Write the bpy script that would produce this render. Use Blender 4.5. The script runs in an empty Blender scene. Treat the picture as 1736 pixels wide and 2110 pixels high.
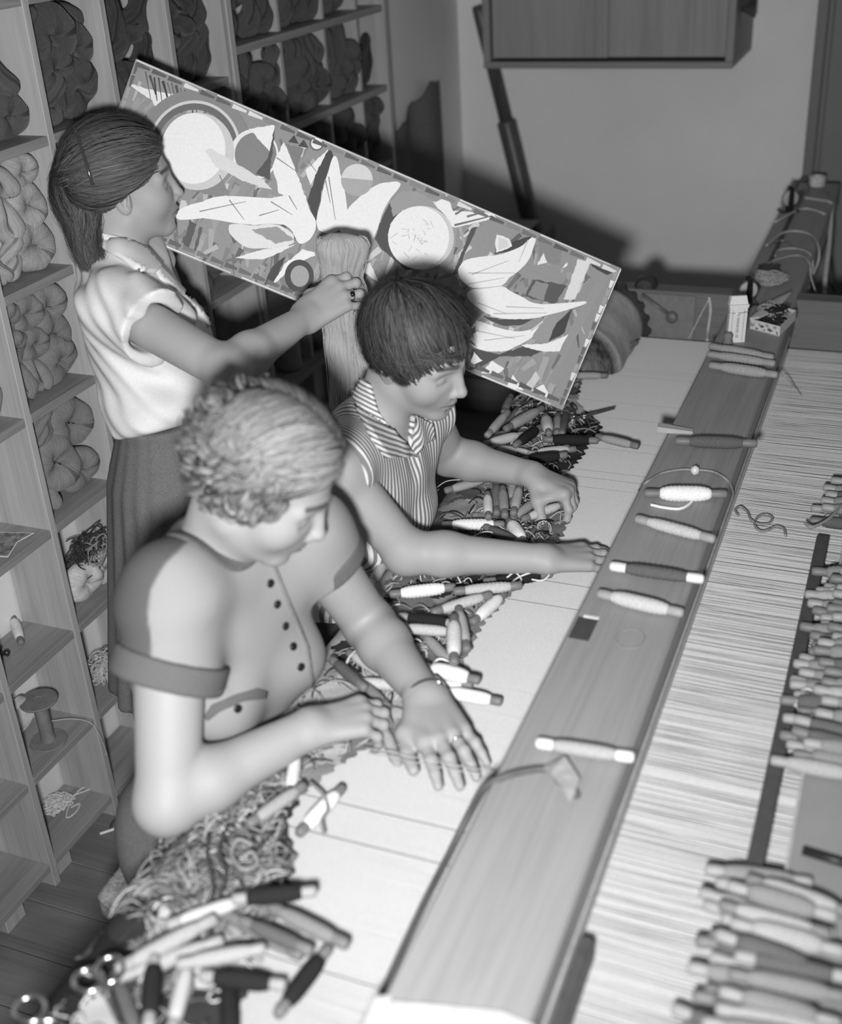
import bpy, bmesh, math, random
import numpy as np
from mathutils import Vector, Matrix
random.seed(7); RNG = np.random.default_rng(11)
S = bpy.context.scene; COL = S.collection
# ------------------------------------------------------------------ camera (solved from the photo's vanishing points)
FPX, CX, CY, CAMH = 2468.6, 868.0, 1055.0, 2.0
yaw, pitch, roll = (math.radians(v) for v in (-23.443, -28.2227, -3.5488))
_f = np.array([math.sin(yaw)*math.cos(pitch), math.cos(yaw)*math.cos(pitch), math.sin(pitch)])
_r = np.array([math.cos(yaw), -math.sin(yaw), 0.0]); _u = np.cross(_r, _f)
CA = _r*math.cos(roll)+_u*math.sin(roll); CU = -_r*math.sin(roll)+_u*math.cos(roll); CW = _f
CC = np.array([0.0, 0.0, CAMH])
def ray(x, y): return CW + CA*(x-CX)/FPX - CU*(y-CY)/FPX
def p3(x, y, d): return CC + ray(x, y)*d
def atz(x, y, z): d = ray(x, y); return CC + d*(z-CAMH)/d[2]
def atx(x, y, v): d = ray(x, y); return CC + d*v/d[0]
def aty(x, y, v): d = ray(x, y); return CC + d*v/d[1]
cam = bpy.data.cameras.new('camera'); camo = bpy.data.objects.new('camera', cam); COL.objects.link(camo)
cam.sensor_fit = 'VERTICAL'; cam.sensor_height = 24.0; cam.lens = FPX/2110*24.0
cam.clip_start = .02; cam.clip_end = 40
camo.matrix_world = Matrix(((CA[0], CU[0], -CW[0], CC[0]), (CA[1], CU[1], -CW[1], CC[1]), (CA[2], CU[2], -CW[2], CC[2]), (0, 0, 0, 1)))
cam.dof.use_dof = True; cam.dof.focus_distance = 2.45; cam.dof.aperture_fstop = 1.5
S.camera = camo
# ------------------------------------------------------------------ light: one flash beside the lens, faint room fill
w = bpy.data.worlds.new('room_fill'); S.world = w; w.use_nodes = True
w.node_tree.nodes['Background'].inputs[0].default_value = (1, 1, 1, 1); w.node_tree.nodes['Background'].inputs[1].default_value = .09
fl = bpy.data.lights.new('flash', 'SPOT'); fl.energy = 245; fl.shadow_soft_size = .055; fl.spot_size = math.radians(108); fl.spot_blend = 1.0   # flash reflector aimed at the middle of the group
flo = bpy.data.objects.new('flash', fl); flo.location = (-.055, -.07, 1.865); COL.objects.link(flo)
flo.rotation_mode = 'QUATERNION'; flo.rotation_quaternion = Vector(tuple(ray(830, 620))).to_track_quat('-Z', 'Y')
S.view_settings.view_transform = 'Standard'; S.view_settings.look = 'None'; S.view_settings.gamma = 1
S.view_settings.use_curve_mapping = False; S.view_settings.exposure = 0.0
# ------------------------------------------------------------------ materials
MATS = {}
def newmat(name, rough=.7, spec=.3):
    m = bpy.data.materials.new(name); m.use_nodes = True
    b = m.node_tree.nodes['Principled BSDF']; b.inputs['Roughness'].default_value = rough
    b.inputs['Specular IOR Level'].default_value = spec
    return m, m.node_tree.nodes, m.node_tree.links, b
def g3(v): return (v, v, v, 1)
def ramp(N, L, src, stops):
    r = N.new('ShaderNodeValToRGB'); e = r.color_ramp.elements
    e[0].position, e[0].color = stops[0][0], g3(stops[0][1]); e[1].position, e[1].color = stops[-1][0], g3(stops[-1][1])
    for p, v in stops[1:-1]: x = e.new(p); x.color = g3(v)
    L.new(src, r.inputs[0]); return r
def texmap(N, L, coord, scale, rot=(0, 0, 0)):
    t = N.new('ShaderNodeTexCoord'); m = N.new('ShaderNodeMapping')
    m.inputs['Scale'].default_value = scale; m.inputs['Rotation'].default_value = rot
    L.new(t.outputs[coord], m.inputs[0]); return m.outputs[0]
def noise(N, L, vec, scale, detail=3, dist=0, rough=.55):
    n = N.new('ShaderNodeTexNoise'); n.inputs['Scale'].default_value = scale; n.inputs['Detail'].default_value = detail
    n.inputs['Distortion'].default_value = dist; n.inputs['Roughness'].default_value = rough
    L.new(vec, n.inputs['Vector']); return n.outputs[0]
def bump(N, L, b, h, dist, strength=1.0):
    k = N.new('ShaderNodeBump'); k.inputs['Distance'].default_value = dist; k.inputs['Strength'].default_value = strength
    L.new(h, k.inputs['Height']); L.new(k.outputs[0], b.inputs['Normal'])
def plain(name, v, rough=.7, spec=.3, var=.12, scale=60, metal=0, bmp=0):
    if name in MATS: return MATS[name]
    m, N, L, b = newmat(name, rough, spec); b.inputs['Metallic'].default_value = metal
    n = noise(N, L, texmap(N, L, 'Object', (1, 1, 1)), scale, 4)
    r = ramp(N, L, n, [(.3, v*(1-var)), (.7, v*(1+var))]); L.new(r.outputs[0], b.inputs['Base Color'])
    if bmp: bump(N, L, b, n, bmp)
    MATS[name] = m; return m
def wood(name, v, axis, contrast=.35, scale=1.0, rough=.6, knots=True):
    if name in MATS: return MATS[name]
    m, N, L, b = newmat(name, rough, .3)
    sc = [26*scale]*3; sc['xyz'.index(axis)] = 1.6*scale
    v1 = texmap(N, L, 'Object', sc); n1 = noise(N, L, v1, 1.0, 5, .9)
    sc2 = [190*scale]*3; sc2['xyz'.index(axis)] = 5*scale
    n2 = noise(N, L, texmap(N, L, 'Object', sc2), 1.0, 2)
    mx = N.new('ShaderNodeMix'); mx.data_type = 'FLOAT'; mx.inputs[0].default_value = .35
    L.new(n1, mx.inputs[2]); L.new(n2, mx.inputs[3])
    r = ramp(N, L, mx.outputs[0], [(.28, v*(1-contrast)), (.5, v), (.72, v*(1+contrast*.6))])
    L.new(r.outputs[0], b.inputs['Base Color']); bump(N, L, b, mx.outputs[0], .0006)
    MATS[name] = m; return m
def yarnmat(name, v, lines=70, twist=3.0, var=.3, rough=.9):
    """strand lines follow the UV of the skein"""
    if name in MATS: return MATS[name]
    m, N, L, b = newmat(name, rough, .1)
    b.inputs['Sheen Weight'].default_value = .25
    vec = texmap(N, L, 'UV', (twist, lines, 1))
    n = noise(N, L, vec, 1.0, 3, .35)
    n2 = noise(N, L, texmap(N, L, 'Object', (1, 1, 1)), 28, 2)
    mx = N.new('ShaderNodeMix'); mx.data_type = 'FLOAT'; mx.inputs[0].default_value = .3
    L.new(n, mx.inputs[2]); L.new(n2, mx.inputs[3])
    r = ramp(N, L, mx.outputs[0], [(.33, v*(1-var)), (.5, v), (.7, v*(1+var*.55))])
    L.new(r.outputs[0], b.inputs['Base Color']); bump(N, L, b, n, .0035)
    MATS[name] = m; return m
def attrmat(name, rough=.75, spec=.2, noise_amt=.12, scale=240, bmp=.0004):
    """colour painted per face / vertex in the attribute 'tone'"""
    if name in MATS: return MATS[name]
    m, N, L, b = newmat(name, rough, spec)
    a = N.new('ShaderNodeAttribute'); a.attribute_name = 'tone'
    n = noise(N, L, texmap(N, L, 'Object', (1, 1, 1)), scale, 3)
    r = ramp(N, L, n, [(.25, 1-noise_amt), (.75, 1.0)])
    x = N.new('ShaderNodeMix'); x.data_type = 'RGBA'; x.blend_type = 'MULTIPLY'; x.inputs[0].default_value = 1
    L.new(a.outputs['Color'], x.inputs[6]); L.new(r.outputs[0], x.inputs[7]); L.new(x.outputs[2], b.inputs['Base Color'])
    if bmp: bump(N, L, b, n, bmp)
    MATS[name] = m; return m
# ------------------------------------------------------------------ object helpers
def tag(o, label=None, cat=None, group=None, kind=None):
    if label: o['label'] = label
    if cat: o['category'] = cat
    if group: o['group'] = group
    if kind: o['kind'] = kind
    return o
def empty(name, loc=(0, 0, 0), label=None, cat=None, group=None):
    o = bpy.data.objects.new(name, None); o.location = tuple(float(v) for v in loc); o.empty_display_size = .05
    COL.objects.link(o); return tag(o, label, cat, group)
def put(o, parent):
    if parent is not None:
        o.parent = parent; o.matrix_parent_inverse = Matrix.Translation(-Vector(parent.location)) if parent.type == 'EMPTY' else Matrix.Identity(4)
    return o
def link(name, me, mat, parent=None, smooth=False):
    o = bpy.data.objects.new(name, me); COL.objects.link(o)
    if mat is not None:
        for mm in (mat if isinstance(mat, (list, tuple)) else [mat]): me.materials.append(mm)
    if smooth: me.polygons.foreach_set('use_smooth', np.ones(len(me.polygons), bool))
    return put(o, parent)
def mesh(name, V, F, mat, parent=None, smooth=False, uv=None, tone=None):
    me = bpy.data.meshes.new(name); me.from_pydata([tuple(map(float, v)) for v in V], [], [tuple(int(i) for i in f) for f in F])
    if uv is not None:
        l = me.uv_layers.new(name='UVMap'); li = np.empty(len(me.loops), np.int32); me.loops.foreach_get('vertex_index', li)
        l.data.foreach_set('uv', np.asarray(uv, np.float32)[li].ravel())
    if tone is not None: set_tone(me, tone)
    me.update(); return link(name, me, mat, parent, smooth)
def set_tone(me, tone):
    tone = np.asarray(tone, np.float32); dom = 'POINT' if len(tone) == len(me.vertices) else 'FACE'
    a = me.attributes.new('tone', 'FLOAT_COLOR', dom); c = np.ones((len(tone), 4), np.float32); c[:, :3] = tone[:, None]
    a.data.foreach_set('color', c.ravel())
def fastmesh(name, V, F, mat, parent=None, smooth=True, tone=None, uv=None):
    """numpy arrays, all faces same size"""
    V = np.asarray(V, np.float32); F = np.asarray(F, np.int32); k = F.shape[1]
    me = bpy.data.meshes.new(name); me.vertices.add(len(V)); me.vertices.foreach_set('co', V.ravel())
    me.loops.add(F.size); me.loops.foreach_set('vertex_index', F.ravel()); me.polygons.add(len(F))
    me.polygons.foreach_set('loop_start', np.arange(0, F.size, k, dtype=np.int32))
    if uv is not None:
        l = me.uv_layers.new(name='UVMap'); l.data.foreach_set('uv', np.asarray(uv, np.float32)[F.ravel()].ravel())
    me.update(calc_edges=True); me.validate()
    if tone is not None: set_tone(me, tone)
    return link(name, me, mat, parent, smooth)
def boxgeo(lo, hi):
    (x0, y0, z0), (x1, y1, z1) = lo, hi
    V = [(x0, y0, z0), (x1, y0, z0), (x1, y1, z0), (x0, y1, z0), (x0, y0, z1), (x1, y0, z1), (x1, y1, z1), (x0, y1, z1)]
    return V, [(0, 3, 2, 1), (4, 5, 6, 7), (0, 1, 5, 4), (1, 2, 6, 5), (2, 3, 7, 6), (3, 0, 4, 7)]
def box(name, lo, hi, mat, parent=None, bev=.0025):
    V, F = boxgeo(lo, hi); me = bpy.data.meshes.new(name); bm = bmesh.new()
    vs = [bm.verts.new(v) for v in V]
    for f in F: bm.faces.new([vs[i] for i in f])
    if bev: bmesh.ops.bevel(bm, geom=list(bm.edges), offset=bev, segments=1, affect='EDGES', profile=.5)
    bm.to_mesh(me); bm.free(); return link(name, me, mat, parent)
def hexa(name, pts, mat, parent=None, bev=.002):
    """8 corner box given as bottom ring then top ring"""
    me = bpy.data.meshes.new(name); bm = bmesh.new(); vs = [bm.verts.new(tuple(map(float, p))) for p in pts]
    for f in ((0, 3, 2, 1), (4, 5, 6, 7), (0, 1, 5, 4), (1, 2, 6, 5), (2, 3, 7, 6), (3, 0, 4, 7)): bm.faces.new([vs[i] for i in f])
    bmesh.ops.recalc_face_normals(bm, faces=bm.faces)
    if bev: bmesh.ops.bevel(bm, geom=list(bm.edges), offset=bev, segments=1, affect='EDGES', profile=.5)
    bm.to_mesh(me); bm.free(); return link(name, me, mat, parent)
def frames(P):
    P = np.asarray(P, float); T = np.gradient(P, axis=0); T /= np.linalg.norm(T, axis=1)[:, None]+1e-12
    n = np.cross(T[0], (0, 0, 1)); n = n if np.linalg.norm(n) > 1e-3 else np.cross(T[0], (1, 0, 0)); n /= np.linalg.norm(n)
    Ns = [n]
    for i in range(1, len(P)):
        n = Ns[-1]-T[i]*(Ns[-1]@T[i]); n /= np.linalg.norm(n)+1e-12; Ns.append(n)
    Ns = np.array(Ns); return T, Ns, np.cross(T, Ns)
def tubegeo(P, R, k=8, closed=False, caps=True, flat=1.0, twist=0.0):
    P = np.asarray(P, float); n = len(P); R = np.broadcast_to(np.asarray(R, float), (n,))
    T, A, B = frames(P); a = np.linspace(0, 2*np.pi, k, endpoint=False)
    V = []; UV = []
    for i in range(n):
        aa = a+twist*i/n
        V.append(P[i]+R[i]*(np.cos(aa)[:, None]*A[i]+flat*np.sin(aa)[:, None]*B[i])); UV.append(np.stack([np.full(k, i/max(1, n-1)), a/(2*np.pi)], 1))
    V = np.concatenate(V); UV = np.concatenate(UV); F = []
    for i in range(n if closed else n-1):
        j = (i+1) % n
        for q in range(k): F.append((i*k+q, i*k+(q+1) % k, j*k+(q+1) % k, j*k+q))
    if caps and not closed: F.append(tuple(range(k-1, -1, -1))); F.append(tuple(range((n-1)*k, n*k)))
    return V, F, UV
def tube(name, P, R, mat, parent=None, k=8, closed=False, flat=1.0, smooth=True):
    V, F, UV = tubegeo(P, R, k, closed, True, flat); return mesh(name, V, F, mat, parent, smooth, UV)
def spline(pts, n):
    """Catmull-Rom through pts, n samples"""
    p = np.asarray(pts, float)
    if len(p) < 3: return p[0]+(p[-1]-p[0])*np.linspace(0, 1, n)[:, None]
    p = np.vstack([2*p[0]-p[1], p, 2*p[-1]-p[-2]]); m = len(p)-3; out = []
    for s in np.linspace(0, m-1e-6, n):
        i = int(s); t = s-i; a, b, c, d = p[i:i+4]
        out.append(.5*((2*b)+(c-a)*t+(2*a-5*b+4*c-d)*t*t+(-a+3*b-3*c+d)*t**3))
    return np.array(out)
def joinG(parts):
    V, F, o = [], [], 0
    for v, f in parts:
        V.extend(v); F.extend([tuple(i+o for i in q) for q in f]); o += len(v)
    return V, F
def lathe(prof, k=16, axis=(0, 0, 1), org=(0, 0, 0)):
    ax = np.array(axis, float); ax /= np.linalg.norm(ax); t = np.cross(ax, (1, 0, 0)); t = t if np.linalg.norm(t) > .1 else np.cross(ax, (0, 1, 0)); t /= np.linalg.norm(t); b = np.cross(ax, t)
    V, F = [], []; n = len(prof)
    for (r, h) in prof:
        for q in range(k):
            a = 2*np.pi*q/k; V.append(np.array(org)+ax*h+r*(np.cos(a)*t+np.sin(a)*b))
    for i in range(n-1):
        for q in range(k): F.append((i*k+q, i*k+(q+1) % k, (i+1)*k+(q+1) % k, (i+1)*k+q))
    F.append(tuple(range(k-1, -1, -1))); F.append(tuple(range((n-1)*k, n*k))); return V, F
# ================================================================== THE ROOM
XW, XS, YB, ZW = -1.767, -1.62, 4.74, .84           # left wall, shelf front, back wall, warp height
M_wall = plain('wall_paint', .72, .85, .2, .04, 3)
M_wallb = plain('back_wall_paint', .85, .85, .2, .05, 2.5)
M_floor = wood('floor_wood', .17, 'x', .35, .8, .55)
fl_o = box('floor', (XW-.1, -.7, -.06), (1.5, YB+.1, -.021), plain('subfloor', .08), bev=0); tag(fl_o, kind='structure')
y = 1.587-.128*17
pl = None; i = 0
while y < YB:
    o = box('plank', (XW, y+.0012, -.021), (1.5, min(y+.128, YB)-.0012, 0.0), M_floor, fl_o, .0015); y += .128
tag(box('wall_left', (XW-.1, -.7, 0), (XW, YB+.1, 2.75), M_wall, bev=0), kind='structure')
tag(box('wall_back', (XW, YB, 0), (1.5, YB+.1, 2.75), M_wallb, bev=0), kind='structure')
M_trim = wood('trim_wood', .2, 'z', .12, 1, .5)
for n_, (a, b, d) in enumerate(((-.412, -.375, .035), (-.375, -.355, .02), (-.205, -.175, .03))):
    tag(box('trim_%d' % (n_+1), (a, YB-d, 0), (b, YB, 2.75), M_trim, bev=.004), kind='structure')
d1 = tag(box('door_1', (-.355, YB-.012, 0), (.6, YB, 2.2), plain('door_paint', .22, .6, .3, .05, 4), bev=.002), kind='structure')
box('door_panel', (-.175, YB-.02, .1), (.4, YB-.012, .72), plain('door_light', .5, .6, .3, .06, 6), d1, .004)
tag(box('baseboard_back', (XW, YB-.02, 0), (-.412, YB, .1), M_trim, bev=.004), kind='structure')
# ------------------------------------------------------------------ yarn shelves along the left wall
M_up = wood('shelf_upright_wood', .40, 'z', .28, 1.0, .6)
M_sh = wood('shelf_board_wood', .27, 'y', .35, 1.0, .6)
shA = empty('yarn_shelf', (XS-.07, 2.0, 0), 'tall pine pigeonhole shelf full of yarn beside the standing woman', 'shelf')
UY = [1.28+.2405*i for i in range(7)]            # front positions of the uprights
ZL = [.066, .300, .546, .803, 1.062, 1.31, 1.572, 1.83]
TU, TS = .019, .019
for yy in UY: box('upright', (XW+.004, yy-TU/2, .0), (XS, yy+TU/2, 2.12), M_up, shA, .0012)
for z in ZL:
    for a, b in zip(UY[:-1], UY[1:]): box('shelf_board', (XW+.006, a+TU/2+.0004, z-TS), (XS-.0015, b-TU/2-.0004, z), M_sh, shA, .0012)
for yy in (1.36, 1.53, 2.3): box('foot_block', (XS-.07, yy, 0), (XS-.012, yy+.06, .046), M_up, shA, .002)
shB = empty('yarn_shelf', (XS-.07, 3.2, 0), 'open pine shelf bay with thick dividers in the corner beyond the panel', 'shelf')
BY = [2.745, 3.69]
for yy in BY: box('upright', (XW+.004, yy-.012, 0), (XS+.004, yy+.012, 2.12), M_up, shB, .0015)
for yy in (3.06, 3.33, 3.56): box('divider', (XW+.004, yy-.008, .4), (XS-.035, yy+.008, 2.12), M_up, shB, .001)
for z in (.45, .70, .93, 1.165, 1.398, 1.634, 1.87): box('shelf_board', (XW+.006, BY[0]+.0125, z-.02), (XS, BY[1]-.0125, z), M_sh, shB, .0015)
# ------------------------------------------------------------------ wall cupboard
M_cf = wood('cupboard_frame_wood', .26, 'x', .2, 1, .5); M_cd = wood('cupboard_door_wood', .30, 'z', .25, .55, .5)
cb = empty('wall_cupboard', (-1.07, 4.5, 1.36), 'wall cupboard with two plain veneered sliding doors', 'cupboard')
c0, c1, yf, zb, zt = -1.512, -.632, 4.3, 1.352, 2.0
box('bottom_board', (c0, yf, zb), (c1, YB, zb+.022), M_cf, cb); box('top_board', (c0, yf, zt), (c1, YB, zt+.022), M_cf, cb)
box('side_board', (c0, yf, zb+.022), (c0+.026, YB, zt), wood('cupboard_side_wood', .27, 'z', .2), cb); box('side_board', (c1-.026, yf, zb+.022), (c1, YB, zt), MATS['cupboard_side_wood'], cb)
box('back_board', (c0+.026, YB-.01, zb+.022), (c1-.026, YB-.001, zt), M_cf, cb)
xm = aty(1252, 60, yf+.02)[0]
box('door', (c0+.034, yf+.012, zb+.034), (xm+.004, yf+.024, zt-.004), M_cd, cb, .001); box('door', (xm-.004, yf+.026, zb+.034), (c1-.030, yf+.038, zt-.004), M_cd, cb, .001)
pc = empty('pinned_picture', (c1+.002, 4.5, 1.6), 'dark printed picture hung on the side of the wall cupboard', 'picture')
me = box('sheet', (c1+.001, 4.40, 1.475), (c1+.0025, 4.66, 1.8), plain('dark_print', .05, .4, .4, .7, 25), pc, 0)
hexa('curled_edge', [(c1+.001, 4.40, 1.52), (c1+.05, 4.385, 1.50), (c1+.052, 4.387, 1.50), (c1+.003, 4.402, 1.52), (c1+.001, 4.40, 1.8), (c1+.05, 4.385, 1.8), (c1+.052, 4.387, 1.8), (c1+.003, 4.402, 1.8)], MATS['dark_print'], pc, 0)
# ------------------------------------------------------------------ leaning pole, sack, crate and papers in the corner
M_dk = wood('dark_pole_wood', .09, 'z', .3, 1, .35)
po = empty('wooden_pole', (-1.32, 4.62, 0), 'dark stepped wooden pole leaning in the corner behind the wall cupboard', 'pole')
dr = np.array([-1.634, 4.62, 1.509])-np.array([-1.463, 4.62, .803]); b0 = np.array([-1.463, 4.62, .803])-dr*(.80/.706); 
P = lambda t: b0+dr*t
tj = 1.56
V, F = lathe([(.0, 0), (.036, .002), (.037, .2), (.038, 1.13), (.036, 1.137), (.027, 1.14)], 14, dr, P(0)); mesh('thick_shaft', V, F, M_dk, po, True)
V, F = lathe([(.0265, 1.14), (.0265, 1.55), (.024, 1.57), (.0, 1.572)], 14, dr, P(0)); mesh('thin_shaft', V, F, M_dk, po, True)
# hanging sacking
V, F = [], []; nx, nz = 22, 16
for side in (0, 1):
    for i in range(nx+1):
        u = i/nx; yy = 3.72+.70*u; top = 1.13+.14*u+.02*math.sin(9*u)+.012*math.sin(31*u)
        for j in range(nz+1):
            v = j/nz; z = top*(1-v)+.02; V.append((XW+.03+.014*math.sin(7*u+2*v)+.010*math.sin(17*u)+(.006 if side else 0), yy, z))
for s_ in (0, 1):
    for i in range(nx):
        for j in range(nz):
            a = s_*(nx+1)*(nz+1)+i*(nz+1)+j; q = (a, a+1, a+nz+2, a+nz+1); F.append(q if s_ else q[::-1])
o = mesh('sacking', V, F, plain('sackcloth', .17, .95, .05, .2, 130, 0, .002), None, True); tag(o, 'old grey sackcloth hung on the wall beyond the yarn shelves', 'sackcloth')
cr = empty('wooden_crate', (-1.55, 4.45, 0), 'dark wooden crate standing on the floor against the back wall', 'crate')
M_cr = wood('crate_wood', .12, 'x', .3)
for k in range(5): box('slat', (-1.70, 4.28, .02+k*.145), (-1.33, 4.295, .155+k*.145), M_cr, cr); box('slat', (-1.335, 4.296, .02+k*.145), (-1.32, 4.56, .155+k*.145), M_cr, cr)
box('floor_panel', (-1.70, 4.3, 0), (-1.34, 4.56, .018), M_cr, cr)
for k in range(1):
    pg = hexa('paper_sheet', [np.array((-1.70+.02*k, 4.305, .742+.004*k)), np.array((-1.38, 4.30+.01*k, .742+.004*k)), np.array((-1.38, 4.55, .742+.004*k)), np.array((-1.70, 4.55, .742+.004*k)), np.array((-1.70+.02*k, 4.305, .744+.004*k)), np.array((-1.38, 4.30+.01*k, .744+.004*k)), np.array((-1.38, 4.55, .744+.004*k+.03*k)), np.array((-1.70, 4.55, .744+.004*k+.03*k))], plain('grey_paper', .3), None, 0)
    tag(pg, 'loose grey paper sheet piled on the dark wooden crate', 'paper', 'papers on the crate')
# ================================================================== THE LOOM
LM = empty('tapestry_loom', (-.3, 1.7, 0), 'wide low-warp tapestry loom strung with white warp, three women around it', 'loom')
M_bm = wood('loom_beam_wood', .29, 'y', .22, .9, .5); M_ck = wood('loom_cheek_wood', .17, 'x', .3, .8, .5); M_pt = wood('loom_post_wood', .17, 'z', .3)
BX0, BX1, BZ0, BZ1 = -.414, -.258, .872, .953
box('cross_beam', (BX0, .62, BZ0), (BX1, 4.44, BZ1), M_bm, LM, .004)
box('beam_post', (-.405, 4.36, 0), (-.27, 4.42, BZ0), M_pt, LM, .004)
box('breast_beam', (-.858, .72, .70), (-.77, 3.12, .80), M_bm, LM, .008)
box('far_beam', (.72, .22, .72), (.86, 3.12, .84), M_bm, LM, .008)
box('cheek', (-1.02, 3.15, .52), (.95, 3.215, .952), M_ck, LM, .004)
box('cheek', (-1.02, .14, .52), (.95, .205, .80), M_ck, LM, .004)
for xx in (-.96, .82):
    for a, b in ((.14, .205), (3.15, 3.215)): box('leg', (xx, a, 0), (xx+.09, b, .52), M_pt, LM, .003)
# reed and heddle bar hanging under the beam
box('heddle_bar', (-.288, .75, .846), (-.272, 3.1, .871), plain('heddle_dark', .07, .5), LM, .002)
box('reed_strip', (-.2575, .75, .896), (-.2535, 3.0, .905), plain('reed_light', .35, .6), LM, .001)
V, F = [], []
for k in range(420):
    yy = .78+k*.0052; v, f = boxgeo((-.2575, yy, .874), (-.2545, yy+.002, .897)); o_ = len(V); V += v; F += [tuple(i+o_ for i in q) for q in f]
tag(mesh('reed_teeth', V, F, plain('reed_wire', .28, .4), LM), kind='stuff')
box('spacer_block', (-.262, .80, .848), (-.238, .985, .885), plain('heddle_dark', .07), LM, .004)
# beam strap along the far half, slots and worn mark
box('strap', (-.375, 2.86, BZ1), (-.362, 4.30, BZ1+.003), plain('strap_leather', .05, .5), LM, .001)
box('slot', (-.408, 1.475, BZ1+.0004), (-.376, 1.535, BZ1+.0012), plain('slot_dark', .06), LM, 0)
box('slot_edge', (-.400, 1.535, BZ1+.0004), (-.376, 1.541, BZ1+.003), plain('bright_chip', .75), LM, 0)
# warp threads
V, F = [], []; r_ = .00088
def thread(pts):
    o_ = len(V); n = len(pts)
    for (x, yy, z) in pts: V.extend([(x, yy-r_, z), (x, yy, z+r_), (x, yy+r_, z), (x, yy, z-r_)])
    for i in range(n-1):
        for q in range(4): F.append((o_+i*4+q, o_+(i+1)*4+q, o_+(i+1)*4+(q+1) % 4, o_+i*4+(q+1) % 4))
yy = .36; g = 0; gj = 0
while yy < 3.085:
    if g == 0: g = random.randint(2, 9); gj = random.uniform(-.0022, .0022)
    g -= 1
    top = random.random() < .5
    x0 = -.79
    thread([(x0, yy, ZW), (-.60, yy, ZW), (-.30, yy+gj*.3, ZW+.001), (-.12, yy+gj, ZW+(.002 if top else -.002)), (.72, yy+gj*.8, ZW+.001)])
    if yy > .5: thread([(x0, yy+.001, ZW-.010), (-.45, yy+.001, ZW-.010), (-.29, yy+.001, ZW-.006), (.2, yy+gj+random.uniform(-.002, .002), ZW-.012), (.72, yy+.001, ZW-.005)])
    yy += .0021*(1 if random.random() > .012 else 1.9)
M_warp = plain('warp_cotton', .47, .9, .1, .08, 300)
tag(mesh('warp_threads', V, F, M_warp, LM), kind='stuff')
# ------------------------------------------------------------------ tapestry being woven
TB = [(480, 2110), (530, 2000), (575, 1890), (605, 1800), (612, 1760), (590, 1700), (620, 1640), (745, 1545), (830, 1520), (880, 1440), (945, 1385), (1000, 1280), (1060, 1220), (1130, 1160), (1180, 1060), (1150, 1000), (1200, 940), (1240, 880), (1190, 830), (1200, 780), (1250, 730), (1320, 700)]
TB = np.array([atz(a, b, .845)[:2] for a, b in TB]); TB = TB[np.argsort(TB[:, 1])]
def xr(yy): return float(np.interp(yy, TB[:, 1], TB[:, 0], left=-.61))
ys = np.arange(.5, 3.07, .007); nx = 46; V = []; F = []; tone = []
sd = RNG.uniform((-.9, .45), (-.5, 3.1), (120, 2)); st = RNG.choice([.05, .16, .22, .30, .42, .55, .62], 120)
for k, (a, b, t) in enumerate(((-.70, 1.06, .05), (-.62, 2.40, .04), (-.60, 2.46, .04), (-.64, 2.33, .05), (-.75, 1.0, .2), (-.80, 1.05, .22), (-.78, .93, .2), (-.66, .95, .3), (-.7, 1.18, .28), (-.68, 1.22, .25), (-.75, 1.3, .6), (-.72, 1.42, .62), (-.78, 1.36, .6), (-.82, .80, .03), (-.76, .78, .03), (-.70, .74, .04), (-.80, .86, .05), (-.72, .83, .04), (-.66, .78, .05), (-.84, .70, .03), (-.76, .66, .03))): sd = np.vstack([sd, (a, b)]); st = np.append(st, t)
for i, yy in enumerate(ys):
    e = xr(yy)+.004*math.sin(yy*260)+random.uniform(-.002, .002)
    for j in range(nx):
        u = j/(nx-1); s_ = u*.42                       # running length from the working edge to the wall side
        x = e-s_; z = .8455+.0016*math.sin(yy*41+x*23)+.0012*math.sin(yy*97-x*61)
        if x < -.800:                                   # rolls over the breast beam
            a = min((-.800-x)/.062, 2.6); x = -.800-.064*math.sin(min(a, 1.57)); z = .8455-.064*(1-math.cos(min(a, 1.57)))-(max(a-1.57, 0)*.062)
        V.append((x, yy, z))
V = np.array(V)
for i in range(len(ys)-1):
    for j in range(nx-1): F.append((i*nx+j, (i+1)*nx+j, (i+1)*nx+j+1, i*nx+j+1))
F = np.array(F); cen = V[F].mean(1)
cc = cen[:, :2]+np.stack([.012*np.sin(cen[:, 1]*60)+.006*np.sin(cen[:, 1]*170), .012*np.sin(cen[:, 0]*75)], 1)
d = ((cc[:, None, :]-sd[None])**2*np.array([1, .55])).sum(2); tone = st[d.argmin(1)]
tp = fastmesh('tapestry', V, F, attrmat('tapestry_weave', .95, .05, .35, 420, .0015), None, True, tone)
tag(tp, 'half-woven patterned tapestry on the loom, strewn with bobbins', 'tapestry')
# ------------------------------------------------------------------ far end: wrapped cloth roll, ratchet wheel, lever
cr_ = empty('cloth_roll', (-.79, 2.9, .70), 'pale cloth wound in a thick roll round the loom beam behind the painted panel', 'cloth roll')
pr = []
V, F = [], []; k = 40
for i in range(16):
    yy = 2.80+.33*i/15
    for q in range(k):
        a = 2*np.pi*q/k; R = .135+.003*math.sin(3*a+.4*i)+.0025*math.sin(i*.9+2*a)-(.015 if i in (0, 15) else 0); V.append((-.785+R*math.cos(a), yy, .835+R*math.sin(a)))
for i in range(15):
    for q in range(k): F.append((i*k+q, i*k+(q+1) % k, (i+1)*k+(q+1) % k, (i+1)*k+q))
F.append(tuple(range(k))); F.append(tuple(range(15*k+k-1, 15*k-1, -1)))
mesh('wrapping', V, F, plain('roll_cloth', .45, .9, .1, .1, 40, 0, .002), cr_, True)
V, F = [], []
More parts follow.
